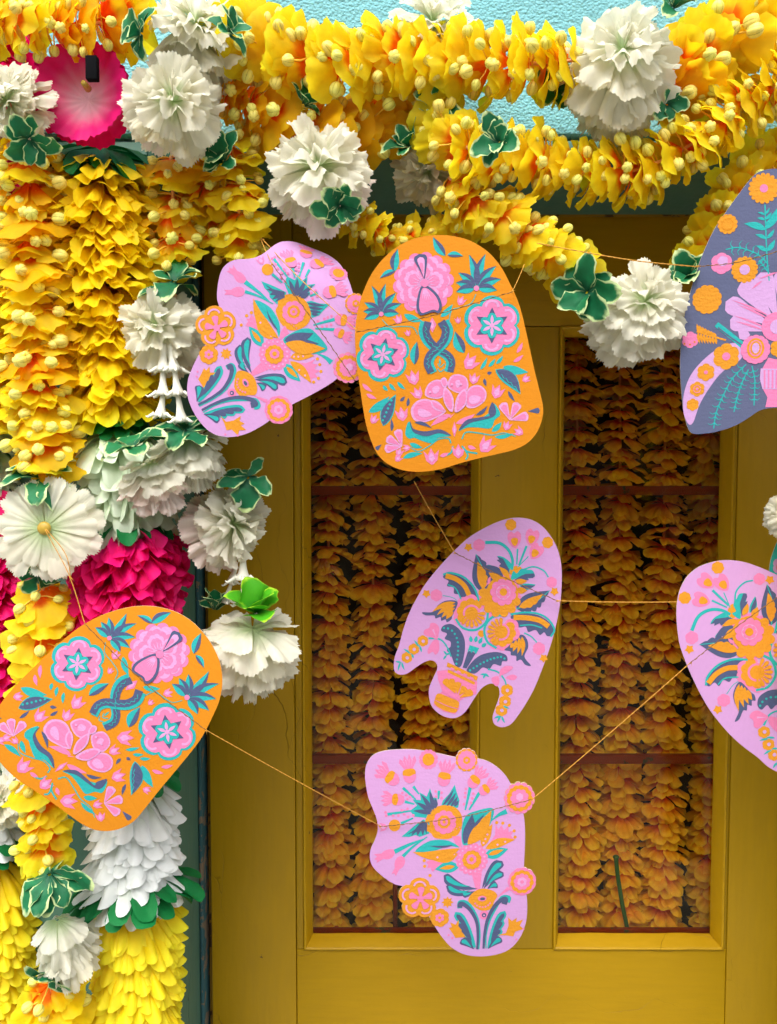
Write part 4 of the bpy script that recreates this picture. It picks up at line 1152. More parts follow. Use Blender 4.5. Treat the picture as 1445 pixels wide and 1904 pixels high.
def face_design():
    d = Design()
    for (x, y, r) in ((538, 160, 75),): d.m('printed_round_flower'); d.scal('P', x, y, r, 12, .12, 1).circ('Y', x, y, r * .62, 2)
    bell(d, 222, 275, -55, .98); bell(d, 385, 235, -8, .98); bell(d, 668, 265, 12, .95); bell(d, 915, 300, 40, .88); bell(d, 1000, 375, 55, .75); bell(d, 262, 455, -85, .85)
    d.m('printed_bell_flower').circ('Y', 275, 655, 46, 1).tulip(185, 668, 34, -90)
    for pts in ([(340, 370), (440, 460)], [(420, 360), (465, 420)], [(355, 475), (430, 495)], [(620, 395), (615, 460)], [(865, 370), (825, 545)], [(935, 415), (855, 545)], [(325, 640), (420, 600)], [(220, 570), (400, 545)]):
        d.m('printed_stem').stroke('T', pts, 22 if pts[0][0] < 800 else 26, 1, 1.0, .5, smooth=False)
    for x, y in [(335, 410), (365, 425), (395, 440), (340, 440), (375, 455), (205, 555), (265, 580), (305, 580), (350, 570), (210, 580), (380, 590), (330, 540), (375, 530), (595, 400), (640, 410), (598, 440), (640, 450), (830, 385), (825, 415), (822, 445), (888, 420), (880, 455), (870, 490), (815, 500), (350, 545), (420, 580)]:
        d.m('printed_dot').circ('P', x, y, 11, 1, n=9)
    # spiky leaf fans behind the middle flower
    d.m('printed_leaf_fan').poly('T', [(395, 545), (450, 505), (415, 460), (480, 465), (470, 405), (525, 440), (550, 375), (575, 450), (600, 440), (612, 500), (580, 560), (520, 600), (430, 590)], 1)
    for (x0, y0, x1, y1) in ((560, 570, 420, 545), (560, 560, 440, 480), (565, 555, 478, 420), (575, 545, 545, 395), (590, 530, 590, 450)): d.leaf('S', x0, y0, x1, y1, 34, .08, 2)
    d.m('printed_leaf_fan').poly('T', [(635, 520), (650, 470), (700, 420), (742, 352), (762, 420), (780, 470), (770, 525), (700, 540)], 1)
    for (x0, y0, x1, y1) in ((650, 505, 735, 385), (680, 512, 752, 410), (712, 515, 765, 440), (740, 515, 772, 470)): d.leaf('S', x0, y0, x1, y1, 24, .08, 2)
    d.m('printed_leaf_fan').poly('T', [(330, 742), (380, 700), (430, 660), (500, 610), (545, 640), (545, 720), (470, 745), (440, 730), (390, 745)], 1)
    d.poly('S', [(365, 730), (430, 690), (490, 620), (530, 640), (525, 725), (510, 690), (495, 735), (480, 695), (455, 735), (445, 705), (405, 738), (415, 710)], 2)
    # ochre middle flower
    d.m('printed_ochre_flower').blob('Y', [(515, 620), (560, 540), (650, 505), (740, 520), (795, 580), (800, 660), (770, 730), (690, 765), (590, 755), (560, 720), (520, 690)], 1)
    d.scal('P', 665, 635, 92, 9, .12, 2).scal('Y', 660, 632, 52, 8, .1, 3).circ('P', 660, 632, 30, 4).circ('Y', 660, 632, 12, 5)
    for k in range(9): d.circ('P', 590 + 24 * k, 715 - 10 * abs(k - 4), 5, 3, n=8)
    # leaves to either side
    d.m('printed_leaf').blob('T', [(805, 800), (800, 680), (830, 590), (900, 555), (1040, 535), (1030, 640), (960, 730), (890, 790), (850, 815)], 1)
    d.leaf('S', 820, 805, 880, 575, 90, .1, 2).leaf('Y', 845, 810, 1030, 550, 105, .10, 3).leaf('S', 870, 690, 975, 575, 22, .05, 4)
    d.m('printed_leaf').blob('T', [(780, 830), (700, 780), (600, 770), (520, 790), (440, 850), (470, 890), (600, 850), (700, 820)], 1).leaf('Y', 785, 840, 415, 860, 80, -.22, 2).leaf('S', 730, 812, 545, 812, 16, -.12, 3)
    d.m('printed_pod').leaf('Y', 770, 880, 560, 920, 72, -.15, 1)
    d.m('printed_pod').leaf('Y', 960, 830, 1040, 655, 74, -.1, 1); d.m('printed_pod').leaf('Y', 985, 845, 1220, 780, 70, -.12, 1)
    for x, y in ((610, 905), (680, 890), (740, 882), (985, 770), (1000, 735), (1080, 815), (1140, 795), (970, 800)): d.circ('K', x, y, 8, 2, n=10)
    d.m('printed_crown_flower').poly('P', [(1000, 830), (1060, 740), (1065, 660), (1085, 700), (1110, 665), (1130, 705), (1165, 670), (1165, 720), (1205, 710), (1185, 750), (1210, 775), (1100, 790)], 1)
    d.m('printed_crown_flower').poly('P', [(520, 940), (560, 925), (730, 905), (700, 950), (620, 985), (570, 1020), (555, 985), (530, 990), (540, 965)], 1)
    for x, y in ((1072, 645), (1120, 650), (1172, 668), (1210, 712), (1218, 760), (507, 930), (510, 975), (553, 1048)): d.m('printed_dot').circ('Y', x, y, 13, 1, n=10)
    d.m('printed_leaf').leaf('T', 980, 900, 1165, 850, 86, .04, 1).leaf('Y', 1010, 892, 1130, 855, 36, 0, 2)
    d.m('printed_leaf').leaf('T', 780, 980, 590, 1000, 90, .05, 1).leaf('Y', 745, 978, 625, 995, 34, 0, 2)
    # pink main rosette
    d.m('printed_rosette').poly('P', [(720, 745), (790, 745), (800, 830), (770, 830)], 1).scal('P', 880, 925, 128, 17, .12, 1).scal('Y', 880, 930, 76, 11, .10, 3).scal('P', 876, 925, 40, 7, .12, 4).circ('Y', 876, 925, 18, 5)
    for k in range(17):
        a = 2 * pi * (k + .5) / 17; d.circ('K', 880 + 100 * cos(a), 925 + 100 * sin(a), 9, 2, n=8)
    d.m('printed_trunk').poly('P', [(880, 1040), (960, 1030), (945, 1180), (915, 1170)], 1)
    # rosebuds low left
    d.m('printed_rosebud').blob('P', [(280, 850), (240, 838), (190, 855), (165, 890), (200, 915), (255, 905)], 1).poly('P', [(180, 870), (115, 875), (140, 895), (115, 915), (140, 920), (135, 945), (200, 905)], 1)
    d.m('printed_rosebud').blob('P', [(310, 895), (350, 905), (355, 950), (325, 990), (280, 985), (280, 930)], 1).poly('P', [(285, 970), (250, 1035), (272, 1025), (285, 1050), (300, 1020), (320, 985)], 1)
    d.m('printed_stem').stroke('T', [(275, 858), (400, 800), (510, 760)], 40, 1, .9, .2); d.m('printed_stem').stroke('T', [(340, 895), (420, 820), (530, 745)], 26, 1, 1, .3)
    d.m('printed_stem').stroke('T', [(1150, 560), (1090, 585), (1030, 630)], 46, 1, .9, .15)
    # scroll plumes
    for args in ((930, 1160, 660, 1050, 80, -.22), (925, 1175, 680, 1135, 70, -.32), (900, 1185, 805, 1195, 60, -.25), (965, 1160, 1120, 945, 84, -.18), (975, 1165, 1130, 1035, 70, -.20), (1005, 1165, 1085, 1130, 62, -.25)):
        d.m('printed_plume').plume(*args)
    # eye flower
    d.m('printed_eye_flower').blob('Y', [(855, 1250), (900, 1185), (970, 1160), (1050, 1180), (1085, 1220), (1060, 1270), (1040, 1325), (970, 1340), (910, 1310)], 1).circ('P', 965, 1240, 34, 2, ry=22).circ('S', 968, 1242, 20, 3, ry=12)
    for k in range(7): a = radians(30 + 20 * k); d.circ('P', 970 + 68 * cos(a), 1248 + 62 * sin(a), 8, 2, n=8)
    d.m('printed_eye_dot').circ('P', 983, 1375, 36, 1).circ('S', 983, 1375, 18, 2).circ('K', 983, 1377, 7, 3)
    # lower plumes
    d.m('printed_plume').stroke('S', [(935, 1660), (938, 1540), (925, 1430), (880, 1340), (830, 1290), (795, 1280), (790, 1310)], 34, 2, .5, 1.2).stroke('T', [(945, 1660), (950, 1540), (935, 1420), (890, 1325), (840, 1270), (790, 1268), (788, 1316)], 30, 1, .5, 1.2)
    for (x0, y0, x1, y1) in ((925, 1650, 755, 1345), (920, 1650, 775, 1425), (915, 1655, 805, 1475), (910, 1660, 805, 1575)): d.m('printed_plume').plume(x0, y0, x1, y1, 72, .10, cols=('T', 'S') if y1 < 1500 else ('S', 'T'))
    d.m('printed_plume').stroke('S', [(985, 1655), (990, 1540), (1010, 1420), (1055, 1320), (1110, 1260), (1150, 1250), (1140, 1290)], 34, 2, .5, 1.3).stroke('T', [(1005, 1655), (1002, 1540), (1025, 1425), (1070, 1325), (1120, 1240), (1175, 1240), (1165, 1275)], 30, 1, .3, 1.4)
    for (x0, y0, x1, y1) in ((1015, 1655, 1150, 1345), (1018, 1655, 1135, 1420), (1020, 1655, 1120, 1490), (1020, 1660, 1125, 1570)): d.m('printed_plume').plume(x0, y0, x1, y1, 68, -.10, cols=('T', 'S') if y1 < 1500 else ('S', 'T'))
    # star and maple bits
    d.m('printed_star_flower').star('Y', 692, 1265, 48, 30, 8, 1)
    d.m('printed_maple_leaf').poly('Y', [(840, 1555), (760, 1560), (735, 1520), (705, 1475), (730, 1470), (715, 1430), (760, 1450), (780, 1410), (795, 1470), (815, 1510)], 1)
    d.m('printed_maple_leaf').poly('Y', [(1090, 1545), (1160, 1530), (1180, 1470), (1175, 1400), (1205, 1430), (1245, 1405), (1240, 1440), (1295, 1420), (1270, 1470), (1300, 1500), (1235, 1520), (1220, 1560), (1160, 1548)], 1)
    for x, y in ((705, 1535), (735, 1560), (1245, 1585), (1300, 1500)): d.m('printed_dot').circ('P', x, y, 9, 1, n=8)
    # flowers standing over the edge
    d.m('printed_edge_flower'); round_flower(d, 835, 168, 86, 'YPPY')
    d.m('printed_edge_flower'); round_flower(d, 1250, 462, 122, 'PYPP', 0, 13); d.scal('K', 1250, 450, 30, 6, .2, 6)
    d.m('printed_edge_flower'); round_flower(d, 1278, 1112, 112, 'PYPK', 8, 11)
    d.m('printed_stem').poly('P', [(1080, 1235), (1165, 1150), (1185, 1175)], 1)
    d.m('printed_edge_flower'); d.scal('Y', 470, 1230, 165, 5, .20, 1, 20)
    for k in range(5):
        a = radians(20 + 36 + 72 * k); ax, ay = 470 + 88 * cos(a), 1230 + 88 * sin(a)
        d.stroke('K', [(ax + 48 * cos(a + b), ay + 48 * sin(a + b)) for b in (-1.3, -.7, 0, .7, 1.3)], 14, 3)
        d.tear('P', 480, 1230, 480 + 96 * cos(a), 1230 + 96 * sin(a), 52, 4)
    d.circ('P', 480, 1230, 26, 5)
    d.m('printed_edge_flower'); d.scal('Y', 632, 1390, 76, 7, .2, 1); d.scal('P', 632, 1388, 38, 6, .35, 3); d.circ('Y', 632, 1388, 12, 4)
    return d
FACE_OUT = [(300, 85), (420, 85), (540, 102), (660, 126), (760, 148), (860, 152), (940, 162), (1010, 185), (1080, 230), (1140, 290), (1185, 360), (1235, 450), (1280, 575), (1295, 700), (1296, 850), (1292, 990), (1295, 1120), (1320, 1240), (1325, 1380), (1310, 1480), (1270, 1580), (1190, 1670),
            (1080, 1712), (950, 1722), (830, 1700), (730, 1640), (660, 1560), (600, 1470), (550, 1380), (520, 1280), (460, 1190), (350, 1135), (270, 1110), (170, 1040), (105, 970), (83, 900), (93, 830), (125, 760), (145, 690), (138, 610), (108, 530), (72, 440), (54, 350), (47, 270), (60, 190), (110, 125), (190, 95)]
FACE_EDGE = [(835, 168, 88, 12), (1250, 462, 124, 13), (1278, 1112, 114, 11), (470, 1230, 167, 5), (632, 1390, 77, 7)]

def vase_design():
    d = Design()
    for (x, y, r) in ((942, 122, 40), (1198, 242, 40)): d.m('printed_gold_dot').scal('Y', x, y, r, 7, .12, 1)
    for (x, y, rot) in ((968, 225, -4), (1088, 210, 14), (1115, 305, 32)):
        q = radians(rot); R = lambda u, v: (x + u * cos(q) - v * sin(q), y + u * sin(q) + v * cos(q))
        d.m('printed_tulip').blob('P', [R(*p) for p in ((-46, -35), (-22, -58), (0, -45), (24, -58), (46, -35), (40, 15), (0, 55), (-40, 15))], 1).blob('Y', [R(*p) for p in ((-24, -5), (0, -16), (24, -5), (18, 25), (0, 40), (-18, 25))], 2)
    for (x, y, r, gx, gy) in ((722, 260, 42, 648, 275), (425, 605, 42, 355, 595), (1228, 510, 38, 1248, 572), (1145, 962, 44, 1178, 1028)):
        d.m('printed_bud_flower').scal('P', x, y, r, 6, .1, 1); d.m('printed_gold_bud').star('Y', gx, gy, 32, 20, 5, 1, 20)
    for pts, w in (([(765, 242), (860, 245), (925, 290), (955, 360), (950, 440)], 22), ([(990, 285), (985, 390)], 12), ([(1052, 265), (1000, 395)], 16), ([(1065, 335), (990, 410)], 7), ([(1030, 425), (1100, 405), (1170, 430), (1205, 475)], 11),
                   ([(470, 605), (540, 620), (585, 650)], 5), ([(1040, 855), (1090, 880), (1130, 920)], 10), ([(370, 905), (450, 910), (500, 960), (530, 1030)], 12), ([(790, 1110), (860, 1130), (905, 1180), (920, 1220)], 12)):
        d.m('printed_stem').stroke('T', pts, w, 1, 1, .8)
    d.m('printed_heart').blob('Y', [(940, 420), (980, 400), (1020, 415), (1000, 460), (950, 500), (935, 480)], 1).blob('T', [(960, 435), (985, 450), (1015, 420), (1060, 425), (1100, 440), (1040, 455), (950, 495)], 2)
    # feathery leaves round the big flower
    def feather(x0, y0, x1, y1, w, bend, cut=6, inner=True):
        d.m('printed_feather_leaf').leaf('S', x0, y0, x1, y1, w, bend, 1, .75, wav=cut)
        d.stroke('T', [(x0, y0), ((x0 + x1) / 2 + (y1 - y0) * -bend * .9, (y0 + y1) / 2 + (x1 - x0) * bend * .9), (x1, y1)], 12, 2, .6, .4)
        if inner:
            dx, dy = x1 - x0, y1 - y0
            d.leaf('Y', x0 + dx * .08, y0 + dy * .08, x0 + dx * .8, y0 + dy * .8, w * .48, bend, 3, wav=4)
    feather(760, 580, 700, 320, 150, .12); feather(985, 690, 1215, 565, 130, .10)
    d.m('printed_feather_leaf').blob('T', [(945, 480), (955, 400), (900, 345), (850, 335), (880, 380), (915, 430)], 1).poly('S', [(935, 480), (930, 420), (890, 350), (845, 335), (865, 355), (845, 360), (875, 385), (862, 400), (905, 425)], 2).leaf('Y', 935, 485, 860, 405, 40, .1, 3)
    d.m('printed_feather_leaf').blob('T', [(895, 485), (870, 430), (820, 400), (780, 395), (830, 440)], 1).leaf('S', 890, 480, 778, 395, 56, .1, 2).leaf('Y', 880, 490, 790, 445, 50, -.1, 3)
    d.m('printed_feather_leaf').blob('T', [(960, 495), (1010, 440), (1080, 425), (1105, 445), (1105, 475), (1030, 490)], 1).poly('S', [(965, 498), (1030, 455), (1105, 450), (1112, 470), (1095, 482), (1060, 480), (1070, 495)], 2).leaf('Y', 975, 500, 1060, 500, 36, .1, 3)
    d.m('printed_feather_leaf').leaf('T', 1000, 540, 1118, 525, 44, .12, 1).leaf('S', 1010, 540, 1115, 532, 26, .1, 2).leaf('Y', 985, 560, 1060, 565, 46, .1, 2)
    # big flower
    d.m('printed_rosette').scal('P', 885, 585, 140, 12, .12, 1, 5)
    for k in range(7): a = radians(20 + 28 * k); d.circ('Y', 870 + 112 * cos(a), 600 + 112 * sin(a), 40, 3, ry=32, rot=math.degrees(a))
    d.circ('Y', 885, 585, 112, 2).scal('P', 893, 578, 92, 9, .14, 4).scal('P', 893, 578, 60, 8, .15, 5).circ('K', 893, 578, 50, 6).scal('P', 893, 578, 46, 8, .2, 7).circ('Y', 893, 576, 26, 8)
    # two side flowers
    for (x, y, rot, fan) in ((672, 725, -130, 75), (880, 850, 45, 190)):
        d.m('printed_side_flower')
        for k in range(5):
            a = radians(rot - 75 + 37 * k)
            d.circ('P', x + 82 * cos(a), y + 82 * sin(a), 50, 1); d.circ('Y', x + 72 * cos(a), y + 72 * sin(a), 33, 2)
        d.circ('P', x, y, 60, 3).circ('Y', x, y, 46, 4)
        for k in range(8):
            a = radians(fan - 75 + 22 * k)
            d.tear('Y', x + 14 * cos(a), y + 14 * sin(a), x + 100 * cos(a), y + 100 * sin(a), 24, 5)
        d.m('printed_arc').stroke('T', [(x + 118 * cos(radians(fan + b)), y + 118 * sin(radians(fan + b))) for b in (-85, -45, 0, 45, 85)], 16, 1)
    for (x, y) in ((812, 735), (742, 865)): d.m('printed_gold_dot').circ('P' if y < 800 else 'Y', x, y, 24, 1)
    # striped wings and long leaves
    d.m('printed_long_leaf').blob('S', [(720, 640), (690, 560), (620, 490), (530, 455), (480, 465), (475, 485), (510, 505), (500, 540), (545, 550), (550, 590), (590, 600), (590, 635), (640, 640)], 1).stroke('T', [(725, 640), (690, 550), (620, 480), (530, 450), (472, 462)], 14, 2).stroke('Y', [(490, 470), (560, 490), (620, 535), (655, 600)], 34, 3).stroke('T', [(505, 530), (560, 555), (600, 630)], 9, 2)
    d.m('printed_long_leaf').blob('S', [(945, 745), (1020, 725), (1120, 730), (1200, 770), (1245, 830), (1235, 870), (1200, 875), (1180, 850), (1150, 868), (1120, 835), (1070, 848), (1050, 812), (1000, 815)], 1).stroke('T', [(945, 730), (1030, 716), (1130, 722), (1205, 760), (1250, 830), (1225, 880)], 13, 2).stroke('Y', [(965, 750), (1060, 752), (1150, 770), (1210, 810)], 36, 3).stroke('T', [(1010, 805), (1090, 800), (1165, 820)], 9, 2)
    d.m('printed_wing').blob('S', [(575, 650), (500, 640), (440, 670), (400, 720), (325, 725), (350, 745), (410, 745), (420, 765), (455, 755), (460, 780), (490, 770), (500, 790), (530, 770), (540, 740)], 1)
    for (x0, y0, x1, y1) in ((560, 652, 395, 722), (560, 670, 430, 742), (555, 690, 462, 760), (545, 715, 495, 770)): d.leaf('Y', x0, y0, x1, y1, 34, .16, 2)
    d.m('printed_wing').blob('S', [(1010, 870), (1055, 890), (1070, 950), (1045, 1020), (1090, 1080), (1050, 1075), (1020, 1040), (990, 1050), (985, 1015), (950, 1010), (945, 985), (905, 975), (930, 950)], 1)
    for (x0, y0, x1, y1) in ((1025, 880, 1025, 1015), (1005, 885, 995, 1000), (985, 905, 962, 985), (965, 925, 945, 960)): d.leaf('Y', x0, y0, x1, y1, 30, -.14, 2)
    # dotted leaves over the vase
    d.m('printed_dotted_leaf').blob('S', [(600, 1095), (625, 1000), (625, 910), (590, 840), (530, 802), (475, 815), (460, 850), (500, 870), (485, 905), (525, 925), (525, 960), (500, 985), (530, 1020), (560, 1090)], 1)
    for k, (x, y) in enumerate(((480, 830), (508, 833), (536, 848), (556, 870), (570, 898), (577, 928), (580, 958), (580, 988), (577, 1018), (572, 1048), (568, 1078))): d.circ('T', x, y, 8, 2, n=9)
    d.m('printed_dotted_leaf').blob('S', [(640, 1125), (690, 1050), (760, 1005), (850, 990), (915, 1010), (925, 1050), (890, 1055), (880, 1085), (830, 1075), (800, 1110), (755, 1100), (720, 1130), (690, 1145)], 1)
    for k in range(11): d.circ('T', 665 + 24 * k, 1122 - 100 * sin(pi * k / 20) + (12 if k > 9 else 0), 8, 2, n=9)
    d.m('printed_thistle').poly('S', [(612, 1105), (650, 985), (705, 1000), (640, 1110)], 1).poly('T', [(645, 1000), (660, 945), (728, 965), (705, 1010), (690, 985), (672, 1000), (662, 980)], 2)
    for (x0, y0, x1, y1) in ((672, 925, 665, 880), (700, 925, 710, 880), (725, 935, 750, 890), (745, 955, 780, 930)): d.leaf('T', x0, y0, x1, y1, 26, 0, 1)
    # vase
    d.m('printed_vase').poly('P', [(430, 1135), (500, 1125), (600, 1150), (715, 1200), (710, 1290), (640, 1310), (590, 1345), (590, 1400), (560, 1440), (480, 1425), (405, 1380), (420, 1310), (470, 1280), (440, 1200)], 1)
    d.poly('Y', [(505, 1070), (720, 1165), (712, 1195), (500, 1100)], 2).poly('Y', [(510, 1120), (700, 1205), (696, 1225), (505, 1142)], 2)
    for (x0, y0, x1, y1) in ((560, 1290, 480, 1190), (565, 1290, 525, 1185), (575, 1295, 580, 1205), (585, 1305, 635, 1240), (590, 1320, 685, 1270)): d.tear('Y', x0, y0, x1, y1, 50, 3)
    for k in range(4): d.poly('P', [(530 + 45 * k, 1103 + 20 * k), (555 + 45 * k, 1114 + 20 * k), (552 + 45 * k, 1134 + 20 * k), (527 + 45 * k, 1123 + 20 * k)], 4)
    d.blob('Y', [(440, 1295), (520, 1320), (585, 1350), (580, 1400), (555, 1430), (480, 1415), (415, 1375), (415, 1340)], 2)
    d.stroke('P', [(470, 1272), (530, 1305), (590, 1335)], 16, 4); d.stroke('P', [(420, 1345), (500, 1380), (580, 1400)], 5, 4)
    # hanging bell sprigs at both sides
    d.m('printed_hanging_bell').blob('P', [(430, 910), (385, 895), (340, 880), (340, 850), (375, 830), (385, 800), (420, 800), (445, 830), (440, 880)], 1).poly('K', [(425, 900), (395, 845), (408, 840)], 2)
    d.m('printed_hanging_bell').blob('P', [(435, 915), (400, 925), (365, 985), (370, 1015), (400, 1000), (420, 1020), (445, 990), (445, 940)], 1)
    d.m('printed_hanging_bell').blob('P', [(870, 1160), (880, 1110), (920, 1085), (965, 1095), (930, 1130), (890, 1150)], 1); d.m('printed_hanging_bell').blob('P', [(865, 1160), (820, 1170), (820, 1200), (850, 1230), (870, 1210)], 1); d.m('printed_hanging_bell').blob('P', [(915, 1170), (960, 1145), (995, 1160), (970, 1185)], 1)
    for (x, y) in ((330, 925), (265, 985), (215, 1047), (925, 1255), (912, 1335), (888, 1398)):
        d.m('printed_gold_flower').scal('Y', x, y, 44 if y > 1200 else 40, 6, .12, 1).circ('W', x + 3, y + 2, 12, 2)
    for (x0, y0, x1, y1) in ((300, 970, 265, 920), (320, 1005, 300, 950), (240, 1020, 190, 985), (262, 1050, 245, 1015), (175, 1085, 130, 1080), (172, 1080, 150, 1150), (178, 1080, 200, 1140), (885, 1440, 835, 1460), (885, 1440, 860, 1488), (890, 1440, 915, 1490), (500, 1020, 475, 990), (500, 1020, 475, 1055), (490, 1015, 525, 1005),
                             (900, 1365, 945, 1385), (780, 1150, 735, 1150), (775, 1150, 755, 1180), (770, 1140, 800, 1165)):
        d.m('printed_leaf').leaf('T', x0, y0, x1, y1, 14, .1, 1)
    return d
VASE_OUT = [(980, 75), (1070, 85), (1150, 125), (1212, 190), (1260, 270), (1290, 370), (1298, 480), (1292, 620), (1272, 750), (1245, 870), (1212, 980), (1170, 1100), (1120, 1230), (1060, 1345), (1000, 1440), (950, 1500), (890, 1520), (840, 1500), (827, 1450), (850, 1370), (872, 1300), (867, 1240), (832, 1214), (790, 1218), (740, 1255),
            (690, 1330), (640, 1410), (590, 1455), (530, 1470), (460, 1450), (400, 1400), (375, 1330), (375, 1260), (402, 1190), (432, 1120), (425, 1080), (390, 1060), (340, 1075), (280, 1115), (220, 1160), (170, 1172), (130, 1155), (120, 1110), (130, 1040), (160, 960), (190, 850), (230, 740), (280, 640), (340, 540), (410, 450), (490, 360), (570, 280), (650, 210), (740, 155), (830, 112), (900, 88)]

def mitten_design():
    d = Design()
    def gold(x, y, r, n, dep, c='P', rc=.3, nm='printed_gold_flower'):
        d.m(nm).scal('Y', x, y, r, n, dep, 1)
        if c: d.circ(c, x, y, r * rc, 2)
    gold(1342, 145, 92, 17, .16, 'P', .26); gold(1136, 350, 60, 12, .12, None); gold(1245, 622, 80, 14, .12, 'W', .38); gold(1030, 795, 88, 12, .09, None)
    gold(1155, 1140, 80, 6, .16, 'P', .30); gold(1038, 1235, 54, 6, .18, 'P', .22); gold(990, 1337, 46, 6, .16, 'P', .18); gold(967, 1432, 38, 6, .16, None); gold(1470, 1095, 58, 6, .16, 'P', .25)
    for x, y, r in ((1136, 352, 34), (990, 1337, 22)): d.stroke('P' if r < 30 else 'O', [(x + r * cos(a), y + r * sin(a)) for a in (0, 1, 2, 3, 4, 5, 6)], 4, 2)
    d.motifs.insert(0, ('printed_band', [('W', 1, sm2([(1260, 1080), (1190, 1060), (1100, 1095), (1010, 1170), (945, 1260), (912, 1370), (915, 1480), (945, 1550), (975, 1540), (1010, 1430), (1070, 1320), (1140, 1230), (1240, 1160)], 6))]))
    for k, (nm, s) in enumerate(d.motifs[1:]):
        d.motifs[1 + k] = (nm, [(c, l + 1, p) for c, l, p in s])
    # twig with leaves
    d.m('printed_twig').stroke('T', [(1352, 240), (1362, 400), (1375, 560), (1392, 690)], 8, 1)
    for (x0, y0, x1, y1, w) in ((1360, 385, 1438, 245, 46), (1362, 388, 1232, 350, 40), (1368, 440, 1412, 385, 22), (1366, 442, 1300, 415, 22), (1372, 515, 1418, 445, 30), (1370, 515, 1308, 482, 26), (1355, 330, 1392, 285, 18), (1354, 330, 1308, 318, 16), (1352, 300, 1380, 258, 14), (1352, 300, 1310, 285, 14), (1356, 355, 1398, 315, 16)):
        d.m('printed_leaf').leaf('T', x0, y0, x1, y1, w, .12, 1)
    def fern(pts, n, ln, ang=58):
        d.m('printed_fern')
        p = sm2(pts, 8, False); d.stroke('T', pts, 7, 1)
        for i in range(1, n + 1):
            k = int(i / (n + 1) * (len(p) - 1)); x, y = p[k]; x2, y2 = p[min(k + 1, len(p) - 1)]
            a = math.atan2(y2 - y, x2 - x)
            for sgn in (-1, 1):
                b = a + sgn * radians(ang)
                d.stroke('T', [(x, y), (x + ln * .6 * cos(b), y + ln * .6 * sin(b)), (x + ln * cos(b + sgn * .5), y + ln * sin(b + sgn * .5))], 7, 1, 1, .3, per=2)
    fern([(1275, 1190), (1200, 1270), (1150, 1370), (1110, 1480), (1098, 1580)], 11, 40, 50); fern([(1290, 1220), (1255, 1300), (1230, 1390), (1215, 1478)], 8, 34, 50); fern([(1310, 1200), (1330, 1280), (1332, 1360), (1332, 1440)], 6, 32, 70)
    fern([(1380, 590), (1330, 540), (1270, 510), (1200, 490), (1130, 500)], 6, 44, 60); fern([(1385, 640), (1355, 600), (1330, 570)], 3, 30)
    # clover buds
    d.m('printed_bud_flower').scal('P', 1108, 582, 64, 6, .12, 1).scal('W', 1115, 568, 32, 5, .15, 2)
    d.m('printed_bud_flower').scal('P', 938, 1036, 50, 6, .14, 1)
    for x, y in ((905, 1060), (938, 1065), (965, 1050)): d.circ('O', x, y, 6, 2, n=8)
    d.m('printed_gold_fern').stroke('Y', [(1150, 1042), (1080, 1020), (975, 985)], 12, 1, .8, 1.2)
    for k in range(7):
        x = 985 + 17 * k; y = 990 + 6 * k
        d.leaf('Y', x, y, x - 12, y - 50 + 3 * k, 18, .1, 1).leaf('Y', x, y, x + 10, y + 70 - 5 * k, 18, .1, 1)
    d.m('printed_stem').stroke('T', [(1090, 945), (1160, 1000), (1250, 1075)], 40, 1, .8, .9).stroke('N', [(1100, 965), (1170, 1020), (1245, 1072)], 8, 2)
    # lilac fan flower, vase
    d.m('printed_fan_flower')
    for (x0, y0, x1, y1, w) in ((1420, 960, 1140, 810, 110), (1430, 930, 1230, 690, 120), (1450, 920, 1340, 640, 120), (1480, 920, 1480, 620, 120), (1400, 990, 1170, 920, 110), (1520, 930, 1610, 690, 120), (1540, 960, 1720, 820, 110)):
        d.tear('W', x0, y0, x1, y1, w, 1)
    for (x0, y0, x1, y1) in ((1400, 900, 1170, 800), (1400, 920, 1210, 830), (1380, 970, 1190, 895), (1370, 985, 1200, 930), (1350, 690, 1290, 740), (1440, 640, 1330, 680)): d.leaf('P', x0, y0, x1, y1, 12, .04, 2)
    d.m('printed_ring_flower').circ('P', 1445, 965, 88, 2).circ('W', 1450, 965, 44, 3)
    d.m('printed_ring_flower').scal('P', 1326, 1100, 88, 14, .06, 3).circ('Y', 1326, 1094, 52, 4, ry=62).circ('P', 1326, 1094, 38, 5, ry=50).circ('Y', 1326, 1092, 32, 6, ry=42).circ('W', 1326, 1092, 22, 7, ry=32)
    d.m('printed_petal').poly('W', [(1230, 1035), (1220, 990), (1265, 968), (1292, 1012), (1270, 1045)], 1)
    d.m('printed_vase').poly('P', [(1405, 1150), (1445, 1160), (1520, 1160), (1560, 1150), (1590, 1230), (1570, 1340), (1540, 1400), (1550, 1450), (1400, 1450), (1410, 1390), (1375, 1330), (1360, 1240)], 1)
    d.poly('W', [(1362, 1215), (1445, 1218), (1590, 1215), (1585, 1290), (1565, 1345), (1378, 1340), (1360, 1280)], 2)
    for k in range(8): d.stroke('P', [(1385 + 24 * k, 1225), (1390 + 23 * k, 1335)], 10, 3, smooth=False)
    return d
MITTEN_OUT = [(1445, 32), (1330, 40), (1270, 80), (1200, 170), (1130, 270), (1060, 380), (1010, 490), (970, 600), (935, 730), (905, 860), (890, 980), (884, 1100), (886, 1220), (898, 1350), (918, 1480), (960, 1600), (1050, 1610), (1150, 1590), (1240, 1555), (1310, 1510), (1370, 1470), (1445, 1455),
              (1560, 1460), (1700, 1500), (1850, 1590), (1960, 1600), (2010, 1450), (2010, 1100), (1960, 800), (1880, 550), (1780, 350), (1640, 150), (1540, 60)]

